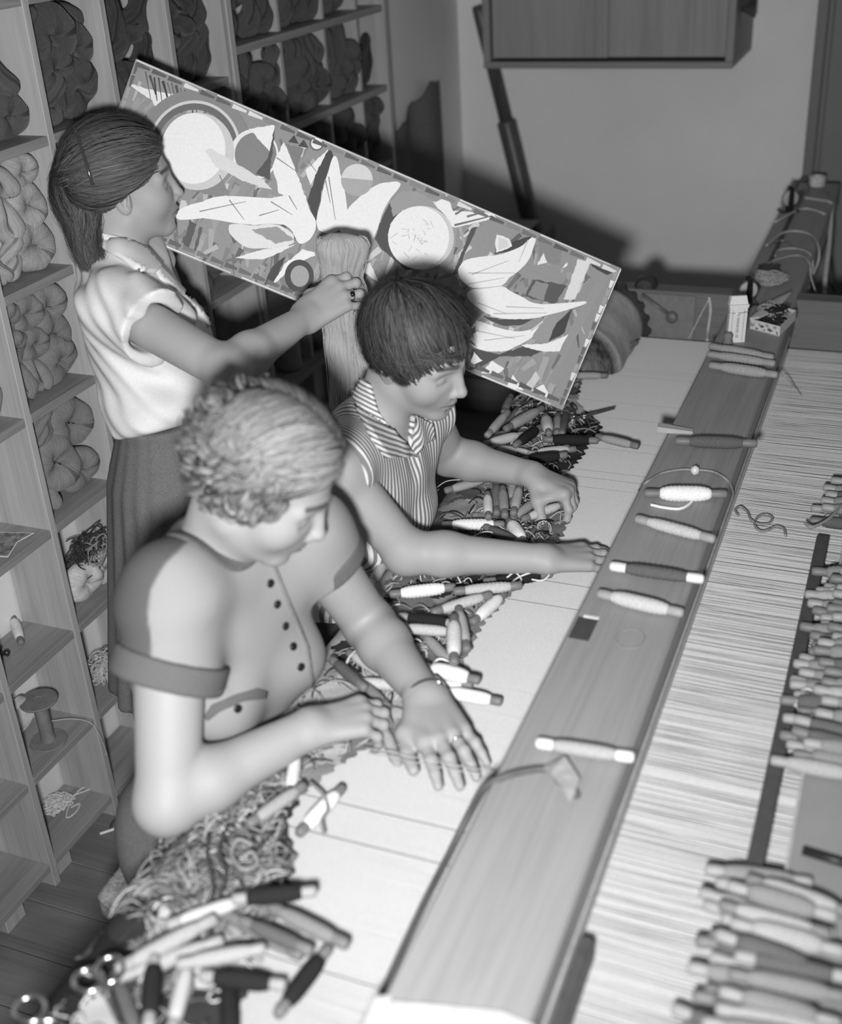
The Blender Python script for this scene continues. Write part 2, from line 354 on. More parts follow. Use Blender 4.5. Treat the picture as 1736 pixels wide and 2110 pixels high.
for s_, yy in ((0, 3.132), (1, 3.148)):
    for q in range(96):
        a = 2*np.pi*q/96; R = .150 if q % 4 < 2 else .141; V.append((-.785+R*math.cos(a), yy, .835+R*math.sin(a)))
for q in range(96): F.append((q, (q+1) % 96, 96+(q+1) % 96, 96+q))
F.append(tuple(range(95, -1, -1))); F.append(tuple(range(96, 192)))
mesh('ratchet_wheel', V, F, plain('dark_iron', .05, .4, .5, .3, 30, .3), LM)
a, b = aty(1325, 603, 3.145), aty(1388, 650, 3.145)
tube('pawl_lever', [a+(0, -.012, 0), b+(0, -.012, 0)], .0085, plain('grey_iron', .16, .4, .5, .2, 30, .2), LM, 8, flat=.5)
V, F = lathe([(.016, 0), (.016, .010), (.012, .014), (0, .016)], 10, (0, -1, 0), b+(0, -.012, 0)); mesh('pawl_bolt', V, F, MATS['grey_iron'], LM)
V, F = lathe([(.03, 0), (.03, .03), (.022, .04), (0, .042)], 14, (0, -1, 0), aty(1335, 585, 3.20)); mesh('bearing_cap', V, F, MATS['dark_iron'], LM)
box('bearing_plate', (-.66, 3.143, .79), (-.52, 3.15, .945), plain('plate_wood', .2), LM, .001)
# ------------------------------------------------------------------ bobbin tray at the right
TR_ = empty('bobbin_tray', (.1, 1.4, .845), 'flat grey tray with a raised dark rail lying across the warp, loaded with bobbins', 'tray')
box('rail', (-.092, .35, .842), (-.070, 2.05, .872), plain('rail_dark', .07, .5), TR_, .002)
box('rail_lip', (-.045, .35, .866), (-.0405, 2.05, .873), plain('rail_bright', .4, .4), TR_, .0006)
box('board', (-.045, .35, .846), (.34, 2.05, .866), plain('tray_board', .26, .5, .3, .08, 8), TR_, .002)
# ------------------------------------------------------------------ bench behind the weavers
bn = empty('weavers_bench', (-1.13, 1.6, 0), 'low wooden bench under the seated weavers', 'bench')
M_be = wood('bench_wood', .2, 'y', .3)
box('seat', (-1.09, 1.13, .44), (-.90, 2.15, .475), M_be, bn, .004)
for a in (1.2, 2.02): box('leg', (-1.07, a, 0), (-.92, a+.05, .44), M_be, bn, .003)
# ================================================================== BOBBINS
def bob_meshes():
    st = lathe([(.002, -.0625), (.0058, -.0618), (.0076, -.059), (.0080, -.050), (.0070, -.034), (.0055, -.026), (.0055, .026), (.0070, .034), (.0080, .050), (.0076, .059), (.0058, .0618), (.002, .0625)], 12, (1, 0, 0))
    out = [st]
    for fat, half in ((.0118, .041), (.0100, .043), (.0140, .037)):
        pr = [(.0060, -half-.003)]; n = 24
        for i in range(n+1):
            t = -1+2*i/n; r = fat*(1-.36*abs(t)**4)+(.0005 if i % 2 else -.0005); pr.append((r, t*half))
        pr.append((.0060, half+.003)); out.append(lathe(pr, 12, (1, 0, 0)))
    mes = []
    for nm, (V, F) in zip(('bobbin_stick', 'bobbin_winding', 'bobbin_winding_thin', 'bobbin_winding_fat'), out):
        me = bpy.data.meshes.new(nm); me.from_pydata([tuple(v) for v in V], [], F); me.polygons.foreach_set('use_smooth', np.ones(len(me.polygons), bool)); mes.append(me)
    return mes
BOB = bob_meshes()
TONE = {'white': .78, 'cream': .48, 'light': .34, 'grey': .22, 'dark': .11, 'black': .022}
STK = {'p': .30, 'd': .17, 'w': .7}
def bmat(v, nm):
    m = plain('yarn_'+nm, v, .95, .08, .22, 500, 0, .0008); return m
def smat(k): return wood('bobbin_wood_'+k, STK[k], 'x', .2, 3, .5)
DATA_CACHE = {}
def bobmesh(kind, mat):
    key = (kind, mat.name)
    if key not in DATA_CACHE:
        me = BOB[kind].copy(); me.materials.clear(); me.materials.append(mat); DATA_CACHE[key] = me
    return DATA_CACHE[key]
def bobbin(a, b, tone, label, group, stick='p', kind=None, name='yarn_bobbin', fixlen=None, spin=0):
    a = np.asarray(a, float); b = np.asarray(b, float); c = (a+b)/2; d = b-a; L = np.linalg.norm(d); d = d/L
    L = fixlen or min(max(L, .105), .15)
    up = np.array((0, 0, 1.0)); yv = np.cross(up, d); yv = yv/np.linalg.norm(yv); zv = np.cross(d, yv)
    e = empty(name, c, label, 'bobbin', group)
    e.rotation_mode = 'QUATERNION'; e.rotation_quaternion = Matrix(((d[0], yv[0], zv[0]), (d[1], yv[1], zv[1]), (d[2], yv[2], zv[2]))).to_quaternion()
    s_ = L/.125; e.scale = (s_, .7+.3*s_, .7+.3*s_)
    kind = kind if kind else random.choice((1, 1, 2, 3))
    for nm, me in (('stick', bobmesh(0, smat(stick))), ('yarn_winding', bobmesh(kind, bmat(TONE[tone], tone)))):
        o = bpy.data.objects.new(nm, me); COL.objects.link(o); o.parent = e
    return e
WV = [ # on the tapestry between the middle weaver's arms
 (910,1082,1041,1080,'white','d',1,0),(1005,1016,1007,1068,'white','d',2,1),(1023,992,1024,1060,'grey','d',2,0),(1036,1004,1041,1064,'light','d',2,1),(1056,988,1056,1040,'cream','d',2,0),(1072,1000,1058,1060,'cream','d',2,1),
 (937,1006,987,992,'light','d',2,0),(1064,1062,1100,1036,'light','d',2,0),(1052,1076,1078,1113,'white','d',3,0),(1015,1092,1060,1113,'dark','d',2,0),(858,1050,874,1068,'dark','d',2,0),
 # heap under the panel corner
 (1003,899,1048,848,'cream','p',2,0),(1040,885,1120,840,'light','d',1,1),(1042,842,1050,824,'grey','d',2,0),(1124,855,1132,895,'cream','d',3,2),(1150,859,1148,889,'light','d',2,1),(1168,846,1158,895,'dark','d',2,1),
 (1060,919,1116,879,'black','d',1,1),(1007,913,1070,897,'cream','p',1,0),(1120,905,1235,908,'black','d',1,1),(1245,903,1300,916,'light','d',2,1),(1090,947,1152,939,'black','d',1,1),(1035,925,1084,933,'cream','p',2,0),(1112,933,1168,927,'cream','d',1,0),
 (1190,774,1230,774,'light','d',2,0),(1262,728,1312,706,'grey','d',2,0),
 # heap below the middle weaver's forearm
 (996,1200,1139,1182,'black','d',1,0),(934,1219,1077,1206,'cream','d',2,1),(802,1225,940,1209,'white','d',1,0),(889,1263,1014,1224,'cream','d',2,1),(1041,1222,972,1284,'white','d',1,0),(835,1272,928,1284,'black','p',1,1),
 (945,1251,963,1341,'cream','d',2,1),(936,1269,936,1368,'white','d',1,2),(856,1296,904,1300,'cream','d',2,1),(870,1305,940,1377,'light','d',2,0),(880,1375,976,1399,'white','d',3,1),(889,1404,928,1407,'white','d',2,0),(916,1425,1023,1444,'white','d',1,0),
 (691,1365,745,1412,'dark','d',2,1),(751,1412,781,1440,'grey','d',2,0),(772,1408,811,1412,'cream','d',2,0),(742,1359,775,1380,'cream','d',2,0),(769,1197,790,1164,'cream','w',2,0),
 # near the front
 (614,1720,708,1621,'white','d',1,0),(600,1621,609,1564,'white','d',2,0),(520,1693,619,1624,'light','d',2,1),(490,1852,641,1837,'black','p',1,2),(555,1867,718,1948,'grey','d',2,1),(570,2094,679,1951,'black','d',1,0),
 (362,1901,495,1857,'cream','p',2,1),(238,2000,446,1891,'light','p',2,2),(243,2015,461,1936,'light','p',2,1),(376,1985,535,1956,'light','p',2,2),(461,1881,624,1971,'grey','d',2,0),(495,1896,644,1961,'dark','d',2,1),
 (411,2010,590,2030,'black','p',1,1),(317,1976,307,2110,'black','p',1,2),(386,1995,357,2110,'cream','p',2,1),(471,2040,476,2125,'black','d',1,0),(243,2025,277,2120,'dark','d',1,0)]
for (x1, y1, x2, y2, tone, stk, kd, lay) in WV:
    z = .8600+.019*lay; yc = (y1+y2)/2
    where = ('on the heap around the scissors' if yc > 1800 else 'on the weave in front of the curly-haired woman' if yc > 1500 else 'in the heap between the two seated weavers' if yc > 1150 else "in the heap between the striped-blouse woman's arms" if yc > 960 else 'in the heap under the corner of the painted panel' if yc > 800 else 'beside the pale cloth roll')
    ends = {'p': 'pale', 'd': 'dark', 'w': 'white'}[stk]
    lb = '%s-ended bobbin of %s yarn %s' % (ends, {'light': 'light grey', 'grey': 'mid grey', 'dark': 'dark grey'}.get(tone, tone), where)
    a, b = atz(x1, y1, z), atz(x2, y2, z)
    bobbin(a, b, tone, lb, 'bobbins lying on the tapestry', stk, kd)
BM = [(1327,1016,1500,1018,'white','d',3,'white yarn lying across the beam below the knotted cord'),(1310,1068,1475,1112,'cream','p',2,'thin cream yarn lying across the beam'),(1257,1166,1452,1194,'dark','w',2,'dark yarn and white ends lying across the beam'),(1232,1222,1410,1264,'cream','p',1,'cream yarn on the beam beside the dark slot'),
 (1105,1530,1308,1561,'light','w',2,'speckled yarn and white ends on the blurred near part of the beam'),(1390,908,1563,914,'dark','d',1,'dark rough yarn on the beam beside the wooden wedge'),(1458,712,1600,738,'light','p',2,'light grey yarn, farthest of three tied together on the beam'),(1456,729,1601,750,'light','p',2,'light grey yarn, middle one of three tied together on the beam'),(1462,752,1604,773,'light','p',1,'light grey yarn, pale tips, lying beside the two tied bobbins on the beam')]
for k, (x1, y1, x2, y2, tone, stk, kd, lb) in enumerate(BM):
    z = BZ1+.0135
    bobbin(atz(x1, y1, z), atz(x2, y2, z), tone, 'bobbin of '+lb, 'bobbins on the beam', stk, kd, fixlen=min(.16, float(np.linalg.norm(atz(x1, y1, z)-atz(x2, y2, z)))))
# bobbins laid in rows on the tray
def rackrow(y0, y1, n, x0, lay, group, where):
    for i in range(n):
        yy = y0+(y1-y0)*i/max(1, n-1)+random.uniform(-.004, .004); xa = x0+random.uniform(-.018, .02); dy = random.uniform(-.022, .022); z = .8795+lay*.020+random.uniform(0, .002)
        t = random.choice(('light', 'grey', 'grey', 'grey', 'dark', 'dark')); s_ = random.choice('ppd')
        bobbin((xa, yy, z), (xa+.128, yy+dy, z), t, '%s bobbin of %s yarn %s' % ({'p': 'pale-ended', 'd': 'dark-ended'}[s_], {'light': 'light grey', 'grey': 'mid grey', 'dark': 'dark grey'}[t], where), group, s_)
rackrow(1.37, 1.90, 27, -.075, 0, 'bobbins lined up on the tray', 'in the long row on the tray')
rackrow(1.40, 1.88, 20, -.055, 1, 'bobbins lined up on the tray', 'lying on top of the long row on the tray')
rackrow(2.13, 2.30, 8, -.10, -1.2, 'bobbins heaped on the far warp', 'in the small heap beyond the tray')
rackrow(2.15, 2.27, 5, -.085, -.2, 'bobbins heaped on the far warp', 'atop the small heap beyond the tray')
rackrow(.86, 1.14, 15, -.125, 0, 'bobbins bundled at the near tray end', 'in the bundle at the near tray end')
rackrow(.87, 1.12, 11, -.10, 1, 'bobbins bundled at the near tray end', 'on top of the bundle at the near tray end')
f32_ = np.float32
# ================================================================== YARN ON THE SHELVES
def skein_mesh(kind, seed):
    r = np.random.default_rng(seed); n, k = 44, 16
    t = np.linspace(0, 2*np.pi, n, endpoint=False)
    if kind == 'twist':                     # hank folded in two and twisted round itself
        x = .36*np.cos(t); tw = 2.6*x/.36*.5*r.uniform(.7, 1.2); s_ = .155*np.sin(t)
        P = np.stack([x, s_*np.cos(tw), s_*np.sin(tw)], 1); R = .165+.02*np.cos(2*t+r.uniform(0, 6))
    elif kind == 'bun':                     # coil seen from its end
        P = np.stack([.26*np.cos(t), .23*np.sin(t), .05*np.sin(t+1)+.03*np.cos(2*t)], 1); R = .225+.02*np.cos(3*t+r.uniform(0, 6))
    else:                                   # fat bent hank
        x = .37*np.cos(t); P = np.stack([x, .15*np.sin(t)+.22*(x/.37)**2-.1, .06*np.sin(t*2)], 1); R = .15+.015*np.cos(3*t)
    V, F, UV = tubegeo(P, R, k, True)
    V = np.asarray(V); d = V-V.mean(0); V = V+.012*np.sin(d*np.array([17, 21, 19])+seed)[:, [1, 2, 0]]
    UV = UV.copy()
    if kind == 'bun': UV = UV[:, ::-1]*np.array([1, 2.2])
    me = bpy.data.meshes.new('skein_'+kind); me.from_pydata([tuple(v) for v in V], [], F)
    l = me.uv_layers.new(name='UVMap'); li = np.empty(len(me.loops), np.int32); me.loops.foreach_get('vertex_index', li); l.data.foreach_set('uv', UV.astype(np.float32)[li].ravel())
    me.polygons.foreach_set('use_smooth', np.ones(len(me.polygons), bool)); return me
SK = {k: [skein_mesh(k, s_) for s_ in (1, 2, 3)] for k in ('twist', 'bun', 'bend')}
SKC = {}; SKALL = []
def skein(px, py, size, rot, tone, kind, label, group, depth_x=None, thick=1.0):
    X = depth_x if depth_x is not None else XS-.052
    c = atx(px, py, X); dep = float((c-CC)@CW); L = size*dep/FPX
    key = (kind, (px*7+py) % 3, round(tone, 3))
    if key not in SKC:
        me = SK[kind][key[1]].copy(); me.materials.clear(); me.materials.append(yarnmat('wool_%03d' % round(tone*1000), tone)); SKC[key] = me
    o = bpy.data.objects.new('yarn_skein', SKC[key]); COL.objects.link(o)
    # local x,y -> shelf plane (world y,z); local z -> world x (depth of the shelf)
    a = math.radians(rot); ex = Vector((0.12, math.cos(a), math.sin(a))).normalized(); ez = Vector((1, 0, 0)); ez = (ez-ex*ez.dot(ex)).normalized(); ey = ez.cross(ex)
    o.rotation_mode = 'QUATERNION'; o.rotation_quaternion = Matrix((ex, ey, ez)).transposed().to_quaternion()
    R = np.array(Matrix((ex, ey, ez)).transposed()); co_ = np.empty(len(o.data.vertices)*3, f32_); o.data.vertices.foreach_get('co', co_); co_ = co_.reshape(-1, 3)
    ys_, zs_ = ((UY, ZL) if c[1] < 2.735 else ([2.745, 3.06, 3.33, 3.56, 3.69], [.45, .70, .93, 1.165, 1.398, 1.634, 1.87, 2.12])); pad = .011
    i = min(max(np.searchsorted(ys_, c[1])-1, 0), len(ys_)-2); j = min(max(np.searchsorted(zs_, c[2])-1, 0), len(zs_)-2); y0, y1, z0, z1 = ys_[i]+pad+.003, ys_[i+1]-pad-.003, zs_[j]+.002, zs_[j+1]-.022
    sc = np.array((L, L, min(L*thick, .105/.62))); W = (co_*sc)@R.T; ext = np.ptp(W, axis=0); k = min(1, (y1-y0)/ext[1], (z1-z0)/ext[2]); sc[:2] *= k; W = (co_*sc)@R.T
    c = c.copy(); mn, mx = W.min(0), W.max(0); c[1] += max(0, y0-(c[1]+mn[1]))-max(0, c[1]+mx[1]-y1); c[2] += max(0, z0-(c[2]+mn[2]))-max(0, c[2]+mx[2]-z1); c[0] = max(c[0], XW+.006-mn[0])
    o.scale = tuple(sc); o.location = tuple(c); SKALL.append((o, (y0, y1, z0, z1), W.min(0), W.max(0)))
    return tag(o, label, 'yarn', group)
SKL = [
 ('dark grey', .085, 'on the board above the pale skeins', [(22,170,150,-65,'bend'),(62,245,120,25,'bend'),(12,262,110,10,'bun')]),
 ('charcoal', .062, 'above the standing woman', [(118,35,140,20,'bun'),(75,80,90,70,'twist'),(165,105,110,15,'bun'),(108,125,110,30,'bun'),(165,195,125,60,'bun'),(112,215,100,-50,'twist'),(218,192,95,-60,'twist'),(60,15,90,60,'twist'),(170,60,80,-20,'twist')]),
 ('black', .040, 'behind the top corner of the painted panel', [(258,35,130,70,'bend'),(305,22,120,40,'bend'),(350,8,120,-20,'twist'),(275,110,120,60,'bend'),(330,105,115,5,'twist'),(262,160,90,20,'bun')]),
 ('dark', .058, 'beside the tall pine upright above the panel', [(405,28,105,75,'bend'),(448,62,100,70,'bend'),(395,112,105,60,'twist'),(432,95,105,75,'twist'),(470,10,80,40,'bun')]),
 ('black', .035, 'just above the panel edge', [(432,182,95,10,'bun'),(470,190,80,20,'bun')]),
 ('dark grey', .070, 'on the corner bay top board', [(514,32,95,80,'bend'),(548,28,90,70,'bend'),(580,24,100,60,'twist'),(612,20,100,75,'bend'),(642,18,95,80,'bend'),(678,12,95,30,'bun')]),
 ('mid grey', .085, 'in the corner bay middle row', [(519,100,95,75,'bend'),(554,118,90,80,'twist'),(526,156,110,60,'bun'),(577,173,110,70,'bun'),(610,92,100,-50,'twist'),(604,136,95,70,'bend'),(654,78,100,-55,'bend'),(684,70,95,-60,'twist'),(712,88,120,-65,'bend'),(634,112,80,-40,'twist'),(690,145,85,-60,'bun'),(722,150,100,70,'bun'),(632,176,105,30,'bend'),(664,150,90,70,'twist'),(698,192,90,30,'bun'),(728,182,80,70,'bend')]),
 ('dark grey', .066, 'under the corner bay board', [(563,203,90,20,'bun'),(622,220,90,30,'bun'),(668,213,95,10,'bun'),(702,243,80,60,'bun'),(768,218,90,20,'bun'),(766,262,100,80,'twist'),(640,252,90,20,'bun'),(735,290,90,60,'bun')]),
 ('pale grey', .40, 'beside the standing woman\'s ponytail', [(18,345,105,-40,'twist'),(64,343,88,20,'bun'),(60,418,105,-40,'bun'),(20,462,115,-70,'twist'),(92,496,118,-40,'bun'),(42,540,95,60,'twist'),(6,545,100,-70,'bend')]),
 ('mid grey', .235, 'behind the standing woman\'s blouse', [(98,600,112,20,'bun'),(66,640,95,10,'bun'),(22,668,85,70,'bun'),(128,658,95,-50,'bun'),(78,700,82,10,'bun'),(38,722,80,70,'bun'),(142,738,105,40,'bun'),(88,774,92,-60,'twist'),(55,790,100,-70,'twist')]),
 ('light grey', .27, 'alone in the pigeonhole above the photograph', [(4,815,150,80,'bend')]),
 ('mid grey', .23, 'beside the standing woman\'s skirt', [(156,866,125,-20,'bun'),(84,862,95,60,'twist'),(120,938,135,-60,'bun'),(204,955,118,-65,'twist'),(160,1003,105,20,'bun'),(108,1026,85,-60,'twist')]),
 ('grey', .20, 'behind the standing woman\'s waist', [(246,862,100,80,'twist'),(262,900,95,75,'twist'),(262,950,90,70,'twist')]),
 ('grey', .22, 'behind the standing woman\'s hair band', [(150,305,95,30,'bun'),(200,300,100,20,'bun')]),
 ('dark grey', .09, 'under the painted panel edge', [(400,560,110,60,'bun'),(432,540,100,30,'bun'),(640,690,110,30,'bun')]),
 ('white', .74, 'beside the seated woman\'s dark sleeve', [(188,1218,92,10,'bun'),(228,1165,80,60,'bun')]),
]
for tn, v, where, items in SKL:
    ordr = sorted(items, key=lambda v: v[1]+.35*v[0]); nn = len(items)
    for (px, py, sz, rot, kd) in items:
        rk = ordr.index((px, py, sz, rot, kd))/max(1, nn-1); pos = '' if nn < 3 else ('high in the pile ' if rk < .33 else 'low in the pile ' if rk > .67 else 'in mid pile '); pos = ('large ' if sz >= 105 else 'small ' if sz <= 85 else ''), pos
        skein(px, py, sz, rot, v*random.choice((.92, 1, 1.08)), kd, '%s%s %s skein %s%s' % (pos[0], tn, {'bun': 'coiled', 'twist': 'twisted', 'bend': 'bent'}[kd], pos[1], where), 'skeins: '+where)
skein(749, 125, 105, 85, .03, 'twist', 'narrow black wool skein standing upright at the corner bay divider', None, None, .5)
# skeins press each other apart inside their pigeonholes
for _ in range(60):
    for i in range(len(SKALL)):
        for j in range(i+1, len(SKALL)):
            (a, ca, amn, amx), (b, cb_, bmn, bmx) = SKALL[i], SKALL[j]
            if ca != cb_: continue
            ra, rb = .5*(amx-amn), .5*(bmx-bmn); d = np.array(b.location)-np.array(a.location); e = d/(.78*(ra+rb)); n = np.linalg.norm(e)
            if n < 1:
                v = (d if n > 1e-3 else np.array((.01, .003, .002))); v = v*np.array((1.3, .8, .8)); v = v/np.linalg.norm(v)*(1-n)*.006
                a.location = tuple(np.array(a.location)-v); b.location = tuple(np.array(b.location)+v)
    for o, (y0, y1, z0, z1), mn, mx in SKALL:
        x, y, z = o.location; y = min(max(y, y0-mn[1]), y1-mx[1]); z = min(max(z, z0-mn[2]), z1-mx[2]); x = min(max(x, XW+.006-mn[0]), max(XS+.022-mx[0], XW+.006-mn[0])); o.location = (x, y, z)
# ------------------------------------------------------------------ tangles, cord, spool and oddments on the lower shelves
def tangle(name, c, r, n, rad, mat, seed, flat=.5, seg=70, parent=None):
    q = np.random.default_rng(seed); parts = []
    for k in range(n):
        t = np.linspace(0, 1, seg); f = q.uniform(1.5, 4, 3)*2*np.pi; ph = q.uniform(0, 6.3, (2, 3)); am = q.uniform(.3, .75, 3)
        P = np.stack([am[i]*np.sin(f[i]*t+ph[0, i])+.35*np.sin(f[i]*.43*t+ph[1, i]) for i in range(3)], 1)*np.array(r)
        P[:, 2] = np.maximum(P[:, 2], -r[2]*.9); V, F, _ = tubegeo(np.array(c)+P, rad, 5); parts.append((list(V), F))
    V, F = joinG(parts); return mesh(name, V, F, mat, parent, True)
def onshelf(px, py, z): return atz(px, py, z)
c = atx(172, 1124, XS-.06); c[2] = .546+.09
tag(tangle('yarn_tangle', c+(0, .01, .01), (.035, .075, .055), 14, .0016, plain('tangle_dark', .06, .95, .05, .4, 90), 5), 'tangled heap of dark yarn ends above the white skeins', 'yarn')
tag(tangle('yarn_tangle', c+(.01, .02, -.005), (.035, .07, .06), 7, .0016, plain('tangle_mid', .3, .95, .05, .3, 90), 6), 'loose grey yarn loops draped over the dark tangle', 'yarn')
c = atx(212, 1350, XS-.05); c[2] = .30+.05
tag(tangle('yarn_tangle', c, (.03, .05, .045), 11, .0017, plain('tangle_light', .5, .95, .05, .3, 90), 8), 'loose heap of pale yarn on the shelf below the white skeins', 'yarn')
c = atz(120, 1668, .066); c[0] = min(c[0], XS-.045)
tag(tangle('cord_hank', c+(0, 0, .018), (.028, .045, .016), 12, .0018, plain('cord_white', .62, .9, .1, .1, 200), 9), 'small hank of white cord on the bottom shelf', 'cord')
tube('_tmp', [(0, 0, 0), (0, 0, 1)], .01, None) and bpy.data.objects.remove(bpy.data.objects['_tmp'])
lp = spline([c+np.array(v) for v in ((.0, .03, .01), (.02, .06, .006), (.035, .085, .004), (.03, .095, .004), (.012, .07, .005), (.02, .02, .006), (.04, -.02, .004), (.05, .0, .004), (.042, .03, .004), (.03, .01, .006))], 60)
tag(tube('cord_loop', lp, .0018, MATS['cord_white'], None, 6), 'loose knotted loop of white cord lying by the cord hank', 'cord')
# spool standing with cord behind
b0 = atz(108, 1530, .300); b0[0] = XS-.05
sp = empty('wooden_spool', b0, 'empty wooden spool with wide round flanges standing on the shelf', 'spool')
Mg = plain('spool_grey', .20, .6, .2, .15, 40)
for nm, pr in (('base_flange', [(.0, 0), (.041, .0), (.042, .003), (.041, .006), (.012, .0075), (0, .008)]), ('core', [(.017, .006), (.0155, .02), (.0155, .10), (.017, .114)]), ('top_flange', [(0, .112), (.041, .113), (.042, .116), (.041, .119), (.012, .1195), (.0115, .118), (.004, .118), (0, .118)])):
    V, F = lathe(pr, 32, (0, 0, 1), b0); mesh(nm, V, F, Mg, sp, False)
cb_ = b0+np.array((-.045, -.02, .075)); pp = []
for k in range(9):
    t = np.linspace(0, 2*np.pi, 40); pp.append((cb_[None]+np.stack([.012*np.sin(t)+.002*k-.01, (.036+.0016*k)*np.cos(t), (.052-.001*k)*np.sin(t)], 1)))
P = np.concatenate(pp); tl = [b0+np.array(v) for v in ((-.02, .05, .03), (.0, .085, .035), (.03, .10, .03))]
tag(tube('cord_coil', P, .0016, plain('cord_cream', .45, .9, .1, .1, 200), None, 5), 'coil of cream cord standing behind the wooden spool', 'cord')
tag(tube('cord_end', spline([b0+np.array(v) for v in ((-.02, .03, .03), (.02, .06, .025), (.05, .085, .004), (.066, .09, -.03), (.066, .10, -.09), (.064, .098, -.10))], 40), .0016, MATS['cord_cream'], None, 5), 'loose end of cream cord hanging over the shelf edge beside the spool', 'cord')
# bobbin and dark rings on the shelf above, postcard
bobbin(atz(26, 1270, .562), atz(44, 1326, .562), 'white', 'bobbin of white yarn lying alone on the pine shelf', None, 'd', 1)
rg = empty('bead_bunch', atz(10, 1352, .546), 'bunch of dark shiny round beads on the shelf beside the lone bobbin', 'beads'); M_bd = plain('dark_glass', .03, .15, .6)
for k in range(9):
    cc_ = atz(10, 1352, .546)+np.array((random.uniform(-.03, .02), random.uniform(-.03, .012), .008+.012*(k % 2)))
    V, F = lathe([(.0, -.008), (.005, -.0066), (.008, 0), (.005, .0066), (0, .008)], 10, (0, 0, 1), cc_); mesh('bead', V, F, M_bd, rg, True)
pcs = [atz(px, py, .8045) for px, py in ((-45, 1095), (-45, 1146), (17, 1149), (36, 1118), (71, 1099), (20, 1098))]
ph = empty('photograph', pcs[2], 'curled photograph with a white border lying on the pine shelf', 'photograph')
def sheet(name, pts, dz, mat, par):
    n = len(pts); V = [tuple(p+np.array((0, 0, dz))) for p in pts]+[tuple(p+np.array((0, 0, dz-.0008))) for p in pts]; F = [tuple(range(n)), tuple(range(2*n-1, n-1, -1))]+[(i, n+i, n+(i+1) % n, (i+1) % n) for i in range(n)]
    o = mesh(name, V, F, mat, par); bm = bmesh.new(); bm.from_mesh(o.data); bmesh.ops.recalc_face_normals(bm, faces=bm.faces); bm.to_mesh(o.data); bm.free(); return o
sheet('print_paper', pcs, .0012, plain('photo_border', .8, .3, .4), ph)
cen_ = sum(pcs)/len(pcs); sheet('picture_area', [cen_+(p-cen_)*.93 for p in pcs], .0018, plain('photo_print', .25, .3, .4, .8, 45), ph)
# yarn cone under the panel, seen past the arm
b1 = atx(600, 775, XS-.06); b1[2] = .70
cn = empty('yarn_cone', b1, 'pale cone of yarn standing on a shelf under the painted panel', 'yarn cone')
V, F = lathe([(0, 0), (.028, .002), (.038, .01), (.036, .09), (.030, .15), (.024, .155), (0, .156)], 20, (0, 0, 1), b1); mesh('winding', V, F, yarnmat('wool_400', .40), cn, True)
V, F = lathe([(.010, .15), (.008, .175), (0, .176)], 12, (0, 0, 1), b1); mesh('core_tip', V, F, Mg, cn, True)
# ================================================================== PAINTED PANEL (tapestry cartoon)
_q = [ray(280, 120)*.919, ray(1282, 553)*.983, ray(1160, 845)*1.0, ray(168, 440)*.936]
PQ = [CC+v*2.818*.955 for v in _q]; P0 = PQ[0]; PE1 = PQ[1]-P0; PE2 = PQ[3]-P0
PW, PH = np.linalg.norm(PE1), np.linalg.norm(PE2); U1 = PE1/PW; U2 = PE2-U1*(PE2@U1); U2 /= np.linalg.norm(U2); PN = np.cross(U1, U2)
if PN@(CC-P0) < 0: PN = -PN
def onpanel(x, y, off=0.0):
    d = ray(x, y); t = ((P0-CC)@PN)/(d@PN); return CC+d*t+PN*off
pnl = empty('painted_panel', PQ[2], 'long painted panel with sun discs and white bird shapes held up by the standing woman', 'painting')
hexa('board', [p-PN*.011 for p in PQ]+[p-PN*.001 for p in PQ], plain('panel_board', .7, .6, .2, .1, 30), pnl, .0015)
PV, PF, PT = [], [], []; _lay = [0]
def clipuv(uv):
    uv = np.array(uv); uv[:, 0] = np.clip(uv[:, 0], .0005, PW-.0005); uv[:, 1] = np.clip(uv[:, 1], .0005, PH-.0005); return uv
def poly(pts, tone, conv=None, lay=True, wob=0):
    pts = [conv(p) for p in pts] if conv else pts
    W = np.array([onpanel(*p) for p in pts])-P0; uv = clipuv(np.stack([W@U1, W@U2], 1))
    if wob:
        q = []
        for i in range(len(uv)):
            a, b = uv[i], uv[(i+1) % len(uv)]; n = max(1, int(np.linalg.norm(b-a)/.006))
            for s_ in range(n): q.append(a+(b-a)*s_/n+RNG.normal(0, wob, 2))
        uv = clipuv(q)
    if lay: _lay[0] += 1
    off = -.0008+.00003*_lay[0]
    o_ = len(PV); PV.extend([P0+U1*a+U2*b+PN*off for a, b in uv]); PF.append(tuple(range(o_, o_+len(uv)))); PT.append(tone)
def smoothpoly(pts, tone, conv=None, n=48):
    p = [conv(q) for q in pts] if conv else pts; p = np.array(p+[p[0]], float)
    q = np.vstack([p[-2], p, p[1]]); out = []
    for i in range(1, len(q)-2):
        a, b, c, d = q[i-1:i+3]
        for t in np.linspace(0, 1, 6, endpoint=False): out.append(.5*((2*b)+(c-a)*t+(2*a-5*b+4*c-d)*t*t*.6+(-a+3*b-3*c+d)*t**3*.6+(b*0)) if False else b+(c-b)*t+.12*np.sin(np.pi*t)*((b-a)-(d-c))*.8)
    poly(out, tone)
def disc(x, y, rx, ry, tone, a0=0, a1=360, rin=0):
    a = np.radians(np.linspace(a0, a1, 40)); pts = [(x+rx*math.cos(t), y+ry*math.sin(t)) for t in a]
    if rin:
        _lay[0] += 1
        for i in range(39):
            t0, t1 = a[i], a[i+1]; poly([(x+rx*math.cos(t0), y+ry*math.sin(t0)), (x+rx*math.cos(t1), y+ry*math.sin(t1)), (x+rx*rin*math.cos(t1), y+ry*rin*math.sin(t1)), (x+rx*rin*math.cos(t0), y+ry*rin*math.sin(t0))], tone, lay=False)
    else: poly(pts, tone)
